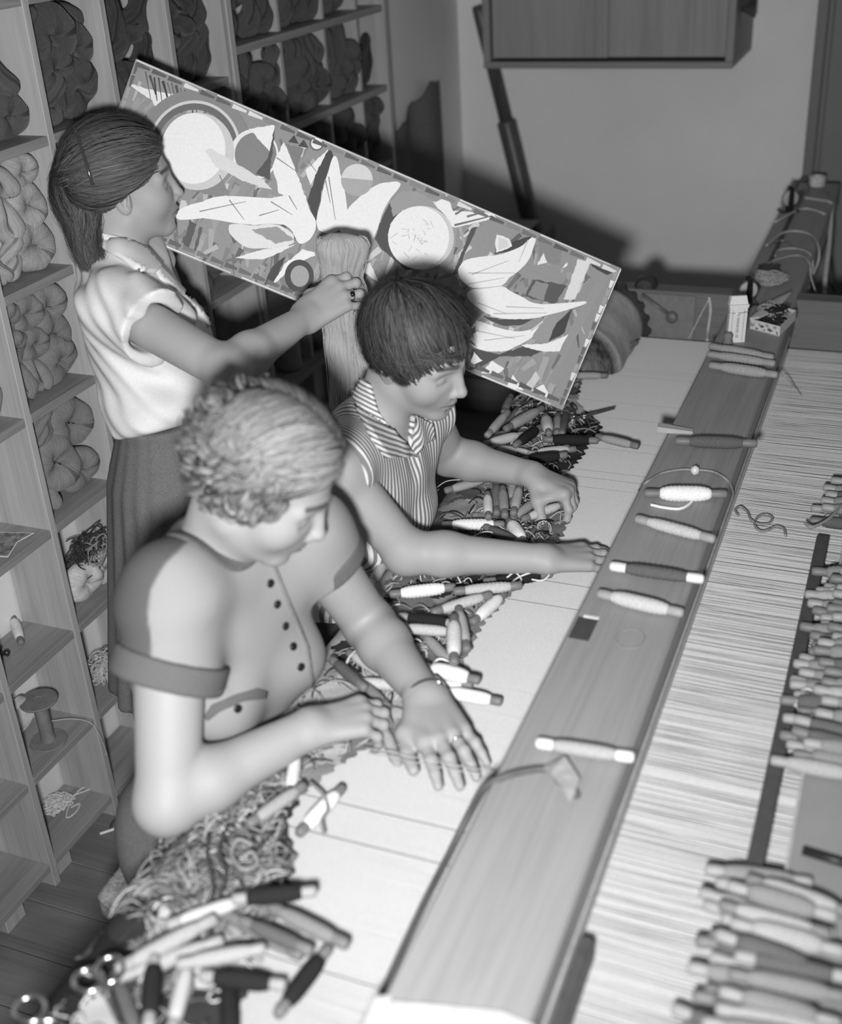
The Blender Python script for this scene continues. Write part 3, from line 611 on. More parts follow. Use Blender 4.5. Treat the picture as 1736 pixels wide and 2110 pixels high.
def stroke(x0, y0, x1, y1, w_, tone, lay=False):
    d = np.array((x1-x0, y1-y0), float); n = np.array((-d[1], d[0]))/np.linalg.norm(d)*w_/2
    poly([(x0+n[0], y0+n[1]), (x1+n[0]*.5, y1+n[1]*.5), (x1-n[0]*.5, y1-n[1]*.5), (x0-n[0], y0-n[1])], tone, lay=lay)
RZ = lambda p: (740+p[0]/3.1, 340+p[1]/3.1)
LZ = lambda p: (200+p[0]/2.931, 180+p[1]/2.931)
poly([(280, 120), (1282, 553), (1160, 845), (168, 440)], .24)
# brushed field strokes
_lay[0] += 1
dv = np.array((-122, 292))/316.
for k in range(520):
    u, v = RNG.uniform(.01, .97), RNG.uniform(.05, .9)
    W = P0+PE1*u+PE2*v; dd = W-CC; t = dd@CW; x, y = CX+FPX*(dd@CA)/t, CY-FPX*(dd@CU)/t
    L_ = RNG.uniform(14, 60); an = RNG.normal(0, .35); d = np.array((dv[0]*math.cos(an)-dv[1]*math.sin(an), dv[0]*math.sin(an)+dv[1]*math.cos(an)))*L_
    if k % 26 == 0: _lay[0] += 1
    stroke(x, y, x+d[0], y+d[1], RNG.uniform(3, 15), float(RNG.choice([.10, .14, .18, .22, .28, .32, .38, .5])))
for pts, t in (([(250,310),(200,240),(150,330),(100,470),(150,540),(300,670),(420,670),(220,560),(185,460),(200,380)], .06), ([(200,240),(250,180),(330,160),(420,190),(480,240),(540,300),(460,290),(370,265),(280,290),(220,330)], .27),
    ([(480,250),(560,190),(600,290),(850,310),(880,340),(610,400),(575,380),(560,330)], .72), ([(720,400),(760,395),(680,560),(640,690),(600,700)], .07), ([(575,420),(625,420),(610,560),(560,680),(500,700)], .28),
    ([(860,570),(960,500),(1118,442),(1060,510),(960,552)], .05), ([(1145,470),(1300,540),(1280,640),(1150,610)], .2), ([(1180,560),(1205,625),(1140,640)], .66), ([(1050,640),(1300,640),(1270,760),(1040,720)], .24), ([(1400,600),(1480,620),(1380,860),(1310,860)], .6),
    ([(1110,730),(1330,770),(1250,885),(1060,840)], .08), ([(1130,740),(1210,760),(1180,870),(1080,830)], .22), ([(1440,870),(1560,690),(1600,720),(1250,1350),(1330,1100)], .25), ([(880,440),(960,470),(980,520),(880,560),(870,500)], .68), ([(890,460),(950,480),(960,520),(890,545)], .55)):
    poly(pts, t, RZ, wob=.0007)
for pts, t in (([(690,830),(760,790),(900,775),(960,800),(1060,850),(1180,890),(1440,870),(1380,910),(1200,960),(1100,980),(960,985),(850,960),(760,910)], .75),
    ([(1125,450),(1110,540),(1060,640),(960,720),(900,775),(760,785),(690,765),(640,705),(650,640),(720,595),(860,578),(960,552),(1050,510)], .76), ([(780,1000),(930,1050),(1100,1050),(1190,970),(1200,1010),(1120,1090),(1000,1160),(900,1190),(740,1165),(700,1080),(740,1010)], .74)): smoothpoly(pts, t, RZ)
for pts, t in (([(790,960),(900,985),(1000,985),(1120,985),(1030,1022),(930,1030),(850,1002)], .06), ([(1190,970),(1360,920),(1300,1090),(1200,1140),(1100,1110)], .26), ([(1360,920),(1310,1080),(1210,1130),(1260,1010)], .045), ([(1040,1150),(1200,1140),(1340,1080),(1280,1190),(1170,1192),(1090,1182)], .7),
    ([(720,1170),(900,1210),(1050,1160),(1170,1190),(1100,1222),(900,1222),(760,1300),(700,1312)], .06), ([(780,1330),(850,1250),(930,1300),(900,1332)], .7), ([(985,1340),(1050,1440),(940,1420)], .72), ([(1100,1440),(1180,1400),(1230,1500)], .74), ([(735,1190),(790,1250),(705,1285)], .66), ([(1070,1400),(1130,1320),(1160,1360),(1100,1440)], .5), ([(1480,630),(1620,690),(1590,702),(1490,652)], .05), ([(1330,620),(1290,672),(1332,640)], .7)): poly(pts, t, RZ, wob=.0006)
_lay[0] += 1
for a, b, c_, d in ((700,760,930,720),(720,700,960,610),(760,790,940,770),(700,690,1000,690),(940,905,1180,915),(860,950,1200,945),(760,880,940,950),(800,1120,1060,1090),(760,1060,1000,1110),(1100,1060,1180,1000),(1080,480,1020,620)): p, q = RZ((a, b)), RZ((c_, d)); stroke(*p, *q, 2.6, .42)
disc(868, 490, 68, 66, .5); disc(863, 489, 63, 64, .78)
for k in range(26):
    a = RNG.uniform(0, 6.28); r0 = RNG.uniform(0, 50); stroke(863+r0*math.cos(a), 489+r0*math.sin(a), 863+r0*math.cos(a)+RNG.uniform(-16, 16), 489+r0*math.sin(a)+RNG.uniform(-16, 16), 1.2, .5)
for a, b, c_, d in ((600,290,660,255),(615,315,700,265),(610,385,850,325),(690,330,800,300)): p, q = RZ((a, b)), RZ((c_, d)); stroke(*p, *q, 4.5, .13)
# left half
for pts, t in (([(190,-20),(520,60),(400,200),(330,80)], .66), ([(560,800),(600,830),(555,975),(520,960)], .08), ([(620,840),(640,850),(600,990),(585,980)], .09), ([(750,540),(800,650),(720,660),(560,620)], .2)): poly(pts, t, LZ, wob=.0008)
for k in range(12): x = 300+9*k; stroke(x, 150+4*k+RNG.uniform(-4, 4), x+RNG.uniform(4, 14), 185+4*k+RNG.uniform(0, 20), RNG.uniform(2, 6), float(RNG.choice([.04, .07, .12])))
disc(401, 308, 118, 122, .20, 195, 372, .80); disc(401, 308, 96, 101, .52, 195, 372, .90); disc(401, 308, 90, 95, .12, 200, 365, .86)
disc(524, 318, 50, 52, .66); disc(527, 318, 43, 45, .19)
disc(407, 312, 76, 80, .5); disc(399, 306, 66, 73, .84)
for pts, t in (([(650,380),(690,370),(1000,555),(1060,620),(880,565),(720,480)], .58), ([(920,250),(1080,225),(1045,390)], .72), ([(1080,220),(1040,560),(960,520),(1030,430)], .07), ([(1080,420),(1130,330),(1200,500),(1260,660),(1320,850),(1280,740),(1100,640),(1060,480)], .74), ([(1140,340),(1250,370),(1205,500)], .17), ([(1250,380),(1292,340),(1240,440)], .2),
    ([(1260,500),(1400,370),(1330,520),(1290,590)], .7), ([(1410,360),(1340,480),(1270,680),(1320,820),(1370,580),(1430,420)], .05), ([(1450,440),(1560,420),(1700,470),(1720,600),(1600,690),(1520,820),(1500,640)], .25)): poly(pts, t, LZ, wob=.0006)
for pts, t in (([(495,740),(640,690),(780,655),(1050,670),(1200,650),(1290,750),(1320,860),(1240,945),(1195,900),(1130,830),(960,830),(800,815),(640,790),(500,800)], .77), ([(1440,415),(1470,520),(1510,720),(1480,850),(1340,862),(1350,700),(1400,500)], .76), ([(800,830),(860,940),(1000,972),(1190,937),(1100,832),(950,838)], .62)): smoothpoly(pts, t, LZ)
smoothpoly([(700,475),(712,440),(735,412),(770,385),(800,376),(826,379),(808,405),(788,440),(770,490),(745,500)], .75)
for pts, t in (([(930,860),(1090,840),(1190,920),(1080,945)], .27), ([(830,1030),(1000,980),(1200,950),(1100,1000),(1000,1040)], .66), ([(1010,1190),(1060,1080),(1140,1020),(1100,1120),(1060,1195)], .05), ([(1060,1190),(1130,1070),(1240,980),(1345,1000),(1260,1040),(1160,1100),(1080,1182)], .74), ([(1560,1080),(1650,1060),(1705,1185)], .6)): poly(pts, t, LZ, wob=.0006)
disc(617, 569, 30, 34, .05); disc(618, 569, 19, 22, .3); disc(736, 371, 33, 33, .33); disc(736, 369, 32, 31, .55, 185, 365)
_lay[0] += 1
for p, q in (((1155,330),(1192,288)), ((1215,355),(1250,315))): poly([p, q, (p[0]+62, p[1]+12)], .05, LZ)
disc(653, 296, 15, 15, .12); disc(653, 296, 11.5, 11.5, .7)
for a, b, c_, d in ((800,680,890,800),(1085,425,1200,505),(1270,440,1330,515),(1160,655,1210,740),(980,775,1100,740),(1050,690,1180,770),(620,750,900,690),(1400,540,1440,800),(1380,560,1410,700),(740,530,800,660)): p, q = LZ((a, b)), LZ((c_, d)); stroke(*p, *q, 2.4, .2)
# painted border: dark band and dashes along the edges
def edge(p, q, n, w_, inset, tones):
    p, q = np.array(p, float), np.array(q, float); _lay[0] += 1
    for k in range(n):
        a, b = p+(q-p)*(k/n), p+(q-p)*((k+.86)/n); stroke(a[0]+inset[0], a[1]+inset[1], b[0]+inset[0], b[1]+inset[1], w_, float(RNG.choice(tones)))
edge((284, 126), (1278, 557), 30, 10, (-3, 6), [.10, .14, .2, .09, .6]); edge((1276, 562), (1160, 838), 16, 9, (-6, -1), [.6, .66, .12, .3]); edge((172, 436), (1154, 836), 34, 11, (3, -9), [.08, .12, .16, .1]); edge((276, 128), (172, 430), 12, 8, (8, 3), [.1, .5, .3])
edge((282, 123), (1281, 554), 6, 2.2, (0, 1.5), [.75]); edge((1281, 555), (1160, 843), 4, 2.4, (-1.5, 0), [.75]); edge((169, 438), (1158, 843), 6, 2.6, (0, -1.5), [.75])
me = bpy.data.meshes.new('painted_design'); me.from_pydata([tuple(map(float, v)) for v in PV], [], PF)
bm = bmesh.new(); bm.from_mesh(me); bm.normal_update()
bm.faces.ensure_lookup_table()
for f in bm.faces:
    if f.normal.dot(Vector(PN)) < 0: f.normal_flip()
bm.to_mesh(me); bm.free()
set_tone(me, np.minimum(np.array(PT)*1.32, .92)); link('painted_design', me, attrmat('gouache_paint', .6, .3, .10, 220, .0002), pnl)
# ================================================================== PEOPLE: implicit surfaces turned into meshes
f32 = np.float32
def nrm(v): v = np.asarray(v, float); return v/np.linalg.norm(v)
def smin(a, b, k): h = np.clip(.5+.5*(b-a)/k, 0, 1); return b*(1-h)+a*h-k*h*(1-h)
def smax(a, b, k): return -smin(-a, -b, k)
def rc(P, a, b, ra, rb):
    a = np.asarray(a, f32); ab = np.asarray(b, f32)-a; q = P-a; t = np.clip((q@ab)/max(float(ab@ab), 1e-9), 0, 1)
    d = q-t[:, None]*ab; return np.sqrt((d*d).sum(1))-(ra+(rb-ra)*t)
def sph(P, c, r): d = P-np.asarray(c, f32); return np.sqrt((d*d).sum(1))-r
def ell(P, c, r, M=None):
    q = P-np.asarray(c, f32)
    if M is not None: q = q@np.asarray(M, f32).T
    r = np.asarray(r, f32); a = q/r; k0 = np.sqrt((a*a).sum(1)); b = a/r; k1 = np.sqrt((b*b).sum(1))+1e-9; return k0*(k0-1)/k1
def nets(f, lo, hi, s):
    """surface nets of f over the box, evaluated only in blocks near the surface"""
    lo = np.asarray(lo, float); n = np.ceil((np.asarray(hi)-lo)/s/8).astype(int); N = n*8; B = 8*s
    g = np.stack(np.meshgrid(*[np.arange(k) for k in n], indexing='ij'), -1).reshape(-1, 3); c = (lo+(g+.5)*B).astype(f32); d = f(c)
    D = np.repeat(np.repeat(np.repeat(d.reshape(n), 8, 0), 8, 1), 8, 2).astype(f32)
    act = g[np.abs(d) < B*1.75]; o = np.stack(np.meshgrid(*[np.arange(8)]*3, indexing='ij'), -1).reshape(-1, 3)
    for i in range(0, len(act), 400):
        I = (act[i:i+400, None, :]*8+o[None]).reshape(-1, 3); D[I[:, 0], I[:, 1], I[:, 2]] = f((lo+I*s).astype(f32))
    m = D < 0; a = m[:-1, :-1, :-1]; cnt = np.zeros(a.shape, np.int8)
    for x in (0, 1):
        for y in (0, 1):
            for z in (0, 1): cnt += m[x:N[0]-1+x, y:N[1]-1+y, z:N[2]-1+z]
    cells = np.argwhere((cnt > 0) & (cnt < 8)); idx = np.full(a.shape, -1, np.int32); idx[tuple(cells.T)] = np.arange(len(cells))
    acc = np.zeros((len(cells), 3)); w_ = np.zeros(len(cells))
    cor = [(x, y, z) for x in (0, 1) for y in (0, 1) for z in (0, 1)]
    for i in range(8):
        for j in range(i+1, 8):
            if sum(abs(p-q) for p, q in zip(cor[i], cor[j])) != 1: continue
            p, q = np.array(cor[i]), np.array(cor[j]); A = D[tuple((cells+p).T)]; Bv = D[tuple((cells+q).T)]; k = (A < 0) != (Bv < 0)
            t = np.where(k, A/(A-Bv+1e-12), 0)[:, None]; acc += np.where(k[:, None], p+(q-p)*t, 0); w_ += k
    V = lo+(cells+acc/w_[:, None])*s; F = []
    for ax in range(3):
        sl0 = [slice(1, -1)]*3; sl1 = [slice(1, -1)]*3; sl0[ax] = slice(0, -1); sl1[ax] = slice(1, None)
        a0, a1 = m[tuple(sl0)], m[tuple(sl1)]; e = np.argwhere(a0 != a1); fl = a0[tuple(e.T)]; off = np.ones(3, int); off[ax] = 0; e = e+off
        u, v = [k for k in range(3) if k != ax]; du = np.zeros(3, int); du[u] = 1; dv_ = np.zeros(3, int); dv_[v] = 1
        q = np.stack([idx[tuple((e-du-dv_).T)], idx[tuple((e-dv_).T)], idx[tuple(e.T)], idx[tuple((e-du).T)]], 1)
        flip = fl if ax != 1 else ~fl; q[~flip] = q[~flip][:, ::-1]; F.append(q)
    F = np.concatenate(F); F = F[(F >= 0).all(1)]; return V, F
def march(f, o, d, t0, t1):
    t = np.full(len(d), t0); 
    for _ in range(90):
        v = f((o+d*t[:, None]).astype(f32)); t = np.minimum(t+np.clip(v, -.01, .05)*.7, t1)
    return t
def grad(f, P, e=.002):
    P = np.asarray(P, f32); return np.stack([f(P+np.eye(3, dtype=f32)[i]*e)-f(P-np.eye(3, dtype=f32)[i]*e) for i in range(3)], 1)
def inpoly(x, y, poly):
    r = np.zeros(len(x), bool); n = len(poly)
    for i in range(n):
        (x1, y1), (x2, y2) = poly[i], poly[(i+1) % n]
        c = ((y1 > y) != (y2 > y)) & (x < (x2-x1)*(y-y1)/(y2-y1+1e-9)+x1); r ^= c
    return r
def drape(name, poly, f, t0, off, thick, mat, parent, step=5):
    """cloth piece cut to an outline and laid on the surface f, with its own thickness"""
    P = np.array(poly, float); O = []
    for i in range(len(P)):
        a, b = P[i], P[(i+1) % len(P)]; n = max(1, int(np.linalg.norm(b-a)/step))
        for k in range(n): O.append(a+(b-a)*k/n)
    O = np.array(O); x0, y0 = P.min(0); x1, y1 = P.max(0); gx, gy = np.meshgrid(np.arange(x0, x1, step), np.arange(y0, y1, step)); G = np.stack([gx.ravel(), gy.ravel()], 1); G = G[inpoly(G[:, 0], G[:, 1], poly)]
    if len(G): G = G[np.array([((O-g)**2).sum(1).min() > (step*.6)**2 for g in G], bool)]
    A = [Vector(tuple(v)) for v in O]+[Vector(tuple(v)) for v in G]; no = len(O)
    from mathutils.geometry import delaunay_2d_cdt
    vs, es, fs = delaunay_2d_cdt(A, [(i, (i+1) % no) for i in range(no)], [], 1, 1e-4)[:3]
    X = np.array([tuple(v) for v in vs]); D = np.array([ray(a, b) for a, b in X]); t = march(f, CC, D, t0, t0+1.2); H = CC+D*t[:, None]; G = grad(f, H, .004); G /= np.linalg.norm(G, axis=1)[:, None]+1e-9
    ok = np.abs(f(H.astype(f32))) < .012; F = [q for q in fs if len(q) == 3 and ok[list(q)].all() and np.ptp(t[list(q)]) < .06]
    if not F: return None
    n = len(X); ed = set()
    for q in F:
        for a, b in zip(q, list(q[1:])+[q[0]]): ed.add((a, b))
    V = np.vstack([H+G*(off+thick), H+G*(off-.006)]); FF = [tuple(q) for q in F]+[tuple(i+n for i in q[::-1]) for q in F]+[(b, a, a+n) for a, b in ed if (b, a) not in ed]+[(b, a+n, b+n) for a, b in ed if (b, a) not in ed]
    FF = np.array(FF); u = np.unique(FF); rm = np.zeros(2*n, int); rm[u] = np.arange(len(u)); o = fastmesh(name, V[u], rm[FF], mat, parent, True)
    bm = bmesh.new(); bm.from_mesh(o.data); bmesh.ops.recalc_face_normals(bm, faces=bm.faces)
    bm.to_mesh(o.data); bm.free(); o.data.polygons.foreach_set('use_smooth', np.ones(len(o.data.polygons), bool)); return o
# ------------------------------------------------------------------ head, hand, arm fields
class Head:
    def __init__(s, c, f, u, size=1.0):
        s.c = np.asarray(c, float); s.f = nrm(f); u = np.asarray(u, float); s.u = nrm(u-s.f*(u@s.f)); s.l = np.cross(s.u, s.f); s.M = np.stack([s.f, s.l, s.u]).astype(f32); s.k = size
    def loc(s, P): return ((P-s.c.astype(f32))@s.M.T)/s.k
    def w(s, p): p = np.asarray(p, float)*s.k; return s.c+p[..., 0:1]*s.f+p[..., 1:2]*s.l+p[..., 2:3]*s.u
    def __call__(s, P):
        p = s.loc(P); q = p.copy(); q[:, 1] = np.abs(q[:, 1])           # mirrored features
        d = smin(ell(p, (-.012, 0, .035), (.095, .074, .083)), ell(p, (.026, 0, -.030), (.063, .059, .082)), .03)
        d = smin(d, rc(q, (-.008, .045, -.058), (.062, .012, -.098), .020, .0165), .025)
        d = smin(d, sph(p, (.073, 0, -.099), .0170), .018)
        d = smin(d, sph(q, (.048, .036, -.028), .028), .035)
        d = smin(d, ell(p, (.070, 0, -.055), (.025, .030, .034)), .018)
        d = smin(d, rc(q, (.0805, .008, .021), (.064, .046, .017), .0095, .0090), .014)
        d = smax(d, -rc(q, (.0965, .026, .003), (.0900, .040, .002), .0135, .0135), .012)
        d = smin(d, ell(q, (.0660, .0325, -.001), (.0142, .0160, .0135)), .003)
        d = smax(d, -rc(q, (.0815, .022, .0095), (.0735, .046, .0075), .0012, .0012), .003)
        d = smin(d, rc(p, (.085, 0, .012), (.1035, 0, -.030), .0068, .0092), .010)
        d = smin(d, sph(p, (.1045, 0, -.0335), .0102), .007)
        d = smin(d, sph(q, (.0955, .0112, -.0385), .0072), .006)
        d = smax(d, -sph(q, (.1015, .0056, -.0460), .0032), .003)
        d = smin(d, rc(q, (.0945, .003, -.0620), (.080, .0225, -.0675), .0056, .0026), .004)
        d = smin(d, rc(q, (.0930, .0, -.0735), (.079, .020, -.0690), .0066, .0028), .004)
        d = smax(d, -rc(q, (.1010, .0, -.0678), (.0850, .0250, -.0685), .0020, .0012), .003)
        d = smax(d, -sph(p, (.100, 0, -.0870), .0080), .012)
        # ear
        e = ell(q, (-.016, .073, -.010), (.017, .0085, .031), np.array([[.97, .0, .24], [0, 1, 0], [-.24, 0, .97]]))
        e = smax(e, -ell(q, (-.011, .081, -.006), (.0100, .0075, .019)), .003)
        e = smin(e, rc(q, (-.006, .079, -.020), (-.004, .078, .000), .0035, .0025), .003)
        d = smin(d, e, .006)
        return d*s.k*.9
    def tone(s, P, skin):
        p = s.loc(P); q = p.copy(); q[:, 1] = np.abs(q[:, 1]); t = np.full(len(P), skin)
        lip = np.minimum(rc(q, (.0945, .003, -.0620), (.080, .0225, -.0675), .0056, .0026), rc(q, (.0930, .0, -.0735), (.079, .020, -.0690), .0066, .0028))
        t *= 1-.40*np.clip(1-lip/.0012, 0, 1)*(p[:, 0] > .07)
        br = rc(q, (.0885, .013, .0265), (.070, .047, .0275), .0040, .0026); t *= 1-.75*np.clip(1-br/.0028, 0, 1)
        la = rc(q, (.0800, .0200, -.0075), (.0720, .0465, -.0065), .0020, .0016); t *= 1-.85*np.clip(1-la/.0026, 0, 1)
        cr = rc(q, (.0815, .021, .0092), (.0735, .046, .0072), .0012, .0012); t *= 1-.35*np.clip(1-cr/.0016, 0, 1)
        mo = rc(q, (.0990, .0, -.0678), (.0830, .0250, -.0685), .0020, .0012); t *= 1-.5*np.clip(1-mo/.0012, 0, 1)
        return t
def hand_joints(wrist, d, n, right, curl=(20, 25, 28, 32), spread=(8, 1, -6, -14), bend=(1, 1.2, .8), size=1.0, thumb=None):
    wrist = np.asarray(wrist, float); d = nrm(d); n = np.asarray(n, float); n = nrm(n-d*(n@d)); lat = np.cross(n, d)*(1 if right else -1)
    J = []; off = (.029, .010, -.0095, -.0275); pl = (.086, .088, .083, .075); fl = (.068, .076, .071, .056)
    for i in range(4):
        sp = math.radians(spread[i]); fd = d*math.cos(sp)+lat*math.sin(sp); K = wrist+(d*pl[i]+lat*off[i]+n*(.004 if i in (1, 2) else 0))*size; pts = [K]; a = 0
        cv = curl[i] if isinstance(curl[i], (tuple, list)) else (curl[i]*bend[0], curl[i]*bend[1], curl[i]*bend[2])
        for part, c in zip((.46, .29, .25), cv):
            a += math.radians(c); pts.append(pts[-1]+(fd*math.cos(a)-n*math.sin(a))*fl[i]*part*size)
        J.append(pts)
    th = thumb or ((.75, .65, -.25), (.9, .25, -.35), (.95, .0, -.3)); T = [wrist+(d*.018+lat*.022-n*.006)*size]
    for (a, b, c), L_ in zip(th, (.042, .034, .028)): T.append(T[-1]+nrm(d*a+lat*b+n*c)*L_*size)
    return dict(w=wrist, d=d, n=n, lat=lat, F=J, T=T, s=size)
def hand_field(P, H):
    s = H['s']; D = None; off = (.018, .006, -.006, -.017)
    for i, pts in enumerate(H['F']):
        v = rc(P, H['w']+H['lat']*off[i]*s, pts[0], .0145*s, .0108*s); D = v if D is None else smin(D, v, .013)
    t = H['T']; D = smin(D, rc(P, t[0], t[1], .0150*s, .0125*s), .014); D = smin(D, rc(P, t[1], H['F'][0][0], .009*s, .008*s), .016)
    for i, pts in enumerate(H['F']):
        r = (.0088, .0090, .0086, .0076)[i]*s; v = rc(P, pts[0], pts[1], r*1.06, r*.95); v = smin(v, rc(P, pts[1], pts[2], r*.98, r*.86), .003); v = smin(v, rc(P, pts[2], pts[3], r*.86, r*.72), .003)
        v = smin(v, sph(P, pts[1]+H['n']*.001, r*1.03), .003); D = smin(D, v, .0045)
    v = smin(rc(P, t[1], t[2], .0108*s, .0098*s), rc(P, t[2], t[3], .0098*s, .0078*s), .004); return smin(D, v, .006)
def arm_field(P, sh, el, wr, k=1.0):
    sh, el, wr = (np.asarray(v, float) for v in (sh, el, wr)); m = el+(wr-el)*.28
    d = smin(sph(P, sh, .050*k), rc(P, sh, el, .047*k, .0385*k), .03); d = smin(d, rc(P, el, m, .0385*k, .0395*k), .02); d = smin(d, rc(P, m, wr, .0385*k, .0255*k), .02)
    return smin(d, sph(P, el+nrm(el-(sh+wr)/2)*.006, .030*k), .02)
class Torso:
    def __init__(s, neck, hip, rsh, lsh, k=1.0):
        s.neck, s.hip, s.rsh, s.lsh = (np.asarray(v, float) for v in (neck, hip, rsh, lsh)); s.t = nrm(s.neck-s.hip); l = s.lsh-s.rsh; s.l = nrm(l-s.t*(l@s.t)); s.f = np.cross(s.l, s.t); s.T = np.linalg.norm(s.neck-s.hip); s.M = np.stack([s.f, s.l, s.t]); s.k = k; s.pk = 1.0
    def at(s, f, l, h): return s.hip+s.t*(h*s.T)+s.f*f+s.l*l
    def loc(s, P): return (P-s.hip.astype(f32))@s.M.T.astype(f32)
    def field(s, P, o=0.0, bust=1.0):
        k = s.k
        d = smin(ell(P, s.at(.0, 0, .70), (.098*k+o, .150*k+o, .160+o), s.M), ell(P, s.at(.0, 0, .36), (.095*k+o, .128*k+o, .18+o), s.M), .06)
        d = smin(d, ell(P, s.at(-.01, 0, .0), (.115*k*s.pk+o, .160*k*s.pk+o, .12+o), s.M), .06)
        for sh in (s.rsh, s.lsh):
            d = smin(d, rc(P, sh, s.neck-s.t*.035-s.f*.01, .048*k+o, .050*k+o), .04); d = smin(d, rc(P, sh, s.at(0, 0, .62), .05*k+o, .08*k+o), .05)
        if bust:
            for q in (-1, 1): d = smin(d, sph(P, s.at(.070, q*.068, .60), .056*bust+o), .035)
        return d
SKIN = attrmat('skin', .55, .35, .06, 700, .0002)
def body(name, f, tonef, fine, coarse, parent, sf=.0026, sc=.009):
    """one continuous skin mesh: fine boxes where skin shows, coarse under the clothes"""
    Vs, Fs, o = [], [], 0; 
    for lo, hi, s in fine:
        V, F = nets(f, lo, hi, s); Vs.append(V); Fs.append(F+o); o += len(V)
    V, F = nets(f, coarse[0], coarse[1], sc); c = V[F].mean(1); k = np.ones(len(F), bool)
    for lo, hi, s in fine: k &= ~((c > np.asarray(lo)+s*1.5) & (c < np.asarray(hi)-s*9.5)).all(1)
    Vs.append(V); Fs.append(F[k]+o); V = np.concatenate(Vs); F = np.concatenate(Fs)
    u = np.unique(F); rm = np.zeros(len(V), int); rm[u] = np.arange(len(u)); V, F = V[u], rm[F]
    return fastmesh(name, V, F, SKIN, parent, True, tonef(V.astype(f32)))
def bounds(pts, m): p = np.array(pts); return p.min(0)-m, p.max(0)+m
def relax(V, F, it=3):
    e = np.concatenate([F[:, [0, 1]], F[:, [1, 2]], F[:, [2, 3]], F[:, [3, 0]]]); n = len(V); c = np.bincount(e[:, 0], minlength=n)+np.bincount(e[:, 1], minlength=n)
    for _ in range(it):
        for lam in (.5, -.30):
            A = np.stack([np.bincount(e[:, 0], V[e[:, 1], k], n)+np.bincount(e[:, 1], V[e[:, 0], k], n) for k in range(3)], 1)/np.maximum(c, 1)[:, None]; V = V+(A-V)*lam
    return V
def cloth(name, f, lo, hi, s, mat, parent, tonef=None):
    V, F = nets(f, lo, hi, s); V = relax(V, F, 4); return fastmesh(name, V, F, mat, parent, True, tonef(V.astype(f32)) if tonef else None)
def folds(P, amp, freq, dirv, seed=0):
    d = np.asarray(dirv, f32); a = P@(nrm(d).astype(f32)*f32(freq)); b = P@np.array([13., 7., -9.], f32)
    return (amp*np.sin(a+1.7*np.sin(b*.8+seed)+.6*np.sin(P@np.array([-21, 15, 11.], f32)+seed))).astype(f32)
# ------------------------------------------------------------------ hair
def ribbons(lines, out, width, base=None):
    """lines (n,m,3), out (n,m,3) outward dirs -> ribbon mesh arrays"""
    T = np.gradient(lines, axis=1); W = np.cross(T, out); W /= np.linalg.norm(W, axis=2, keepdims=True)+1e-9; n, m, _ = lines.shape
    tp = np.sin(np.linspace(.12, 1, m)[::-1]*np.pi*.62)[None, :, None]*np.ones((n, 1, 1)); w_ = (width if np.ndim(width) else np.full(n, width))[:, None, None]*tp
    V = np.stack([lines-W*w_*.5, lines+W*w_*.5], 2).reshape(-1, 3); b = (np.arange(n)[:, None]*m+np.arange(m-1)[None])*2; b = b.ravel()
    return V, np.stack([b, b+1, b+3, b+2], 1)
def hairmat(name, v, hi):
    if name in MATS: return MATS[name]
    m, N, L, b = newmat(name, .58, .28); a = N.new('ShaderNodeAttribute'); a.attribute_name = 'tone'; L.new(a.outputs['Color'], b.inputs['Base Color']); MATS[name] = m; return m
def hair(name, parts, mat, parent):
    Vs, Fs, Ts, o = [], [], [], 0
    for V, F, t in parts:
        Vs.append(V); Fs.append(F+o); Ts.append(np.broadcast_to(t, (len(V),)) if np.ndim(t) == 0 else t); o += len(V)
    return fastmesh(name, np.concatenate(Vs), np.concatenate(Fs), mat, parent, True, np.concatenate(Ts))
HC, HR = np.array((-.012, 0, .035)), np.array((.095, .074, .083))
def slerp(a, b, t):
    om = np.arccos(np.clip((a*b).sum(-1), -.9999, .9999))[..., None, None]; t = t[None, :, None]; return (np.sin((1-t)*om)*a[:, None]+np.sin(t*om)*b[:, None])/np.sin(om)
def unit(v): return v/(np.linalg.norm(v, axis=-1, keepdims=True)+1e-9)
def scalp(H, dirs, inf): return H.w(HC+dirs*(HR+inf[..., None] if np.ndim(inf) else HR+inf)), unit(dirs@H.M.astype(float))
# ================================================================== THE THREE WOMEN
def hd(ps, de, ro):
    ps, de, ro = (math.radians(v) for v in (ps, de, ro)); f = np.array([math.cos(ps)*math.cos(de), math.sin(ps)*math.cos(de), -math.sin(de)]); l = np.array([-math.sin(ps), math.cos(ps), 0]); u = np.cross(f, l)
    return f, -l*math.sin(ro)+u*math.cos(ro)
def stripemat(name, vec, freq, lo, hi, duty=.0):
    m, N, L, b = newmat(name, .85, .15); t = N.new('ShaderNodeTexCoord'); d = N.new('ShaderNodeVectorMath'); d.operation = 'DOT_PRODUCT'; v = nrm(vec)*freq*2*math.pi; d.inputs[1].default_value = tuple(v)
    n = N.new('ShaderNodeTexNoise'); n.inputs['Scale'].default_value = 14; L.new(t.outputs['Object'], n.inputs['Vector']); L.new(t.outputs['Object'], d.inputs[0])
    a = N.new('ShaderNodeMath'); a.operation = 'MULTIPLY_ADD'; a.inputs[1].default_value = 2.6; L.new(n.outputs[0], a.inputs[0]); L.new(d.outputs['Value'], a.inputs[2])
    s_ = N.new('ShaderNodeMath'); s_.operation = 'SINE'; L.new(a.outputs[0], s_.inputs[0]); r = ramp(N, L, s_.outputs[0], [(.35, lo), (.6, hi)])
    mr = N.new('ShaderNodeMapRange'); mr.inputs[1].default_value = -1; mr.inputs[2].default_value = 1; L.new(s_.outputs[0], mr.inputs[0]); L.new(mr.outputs[0], r.inputs[0]); L.new(r.outputs[0], b.inputs['Base Color']); MATS[name] = m; return m
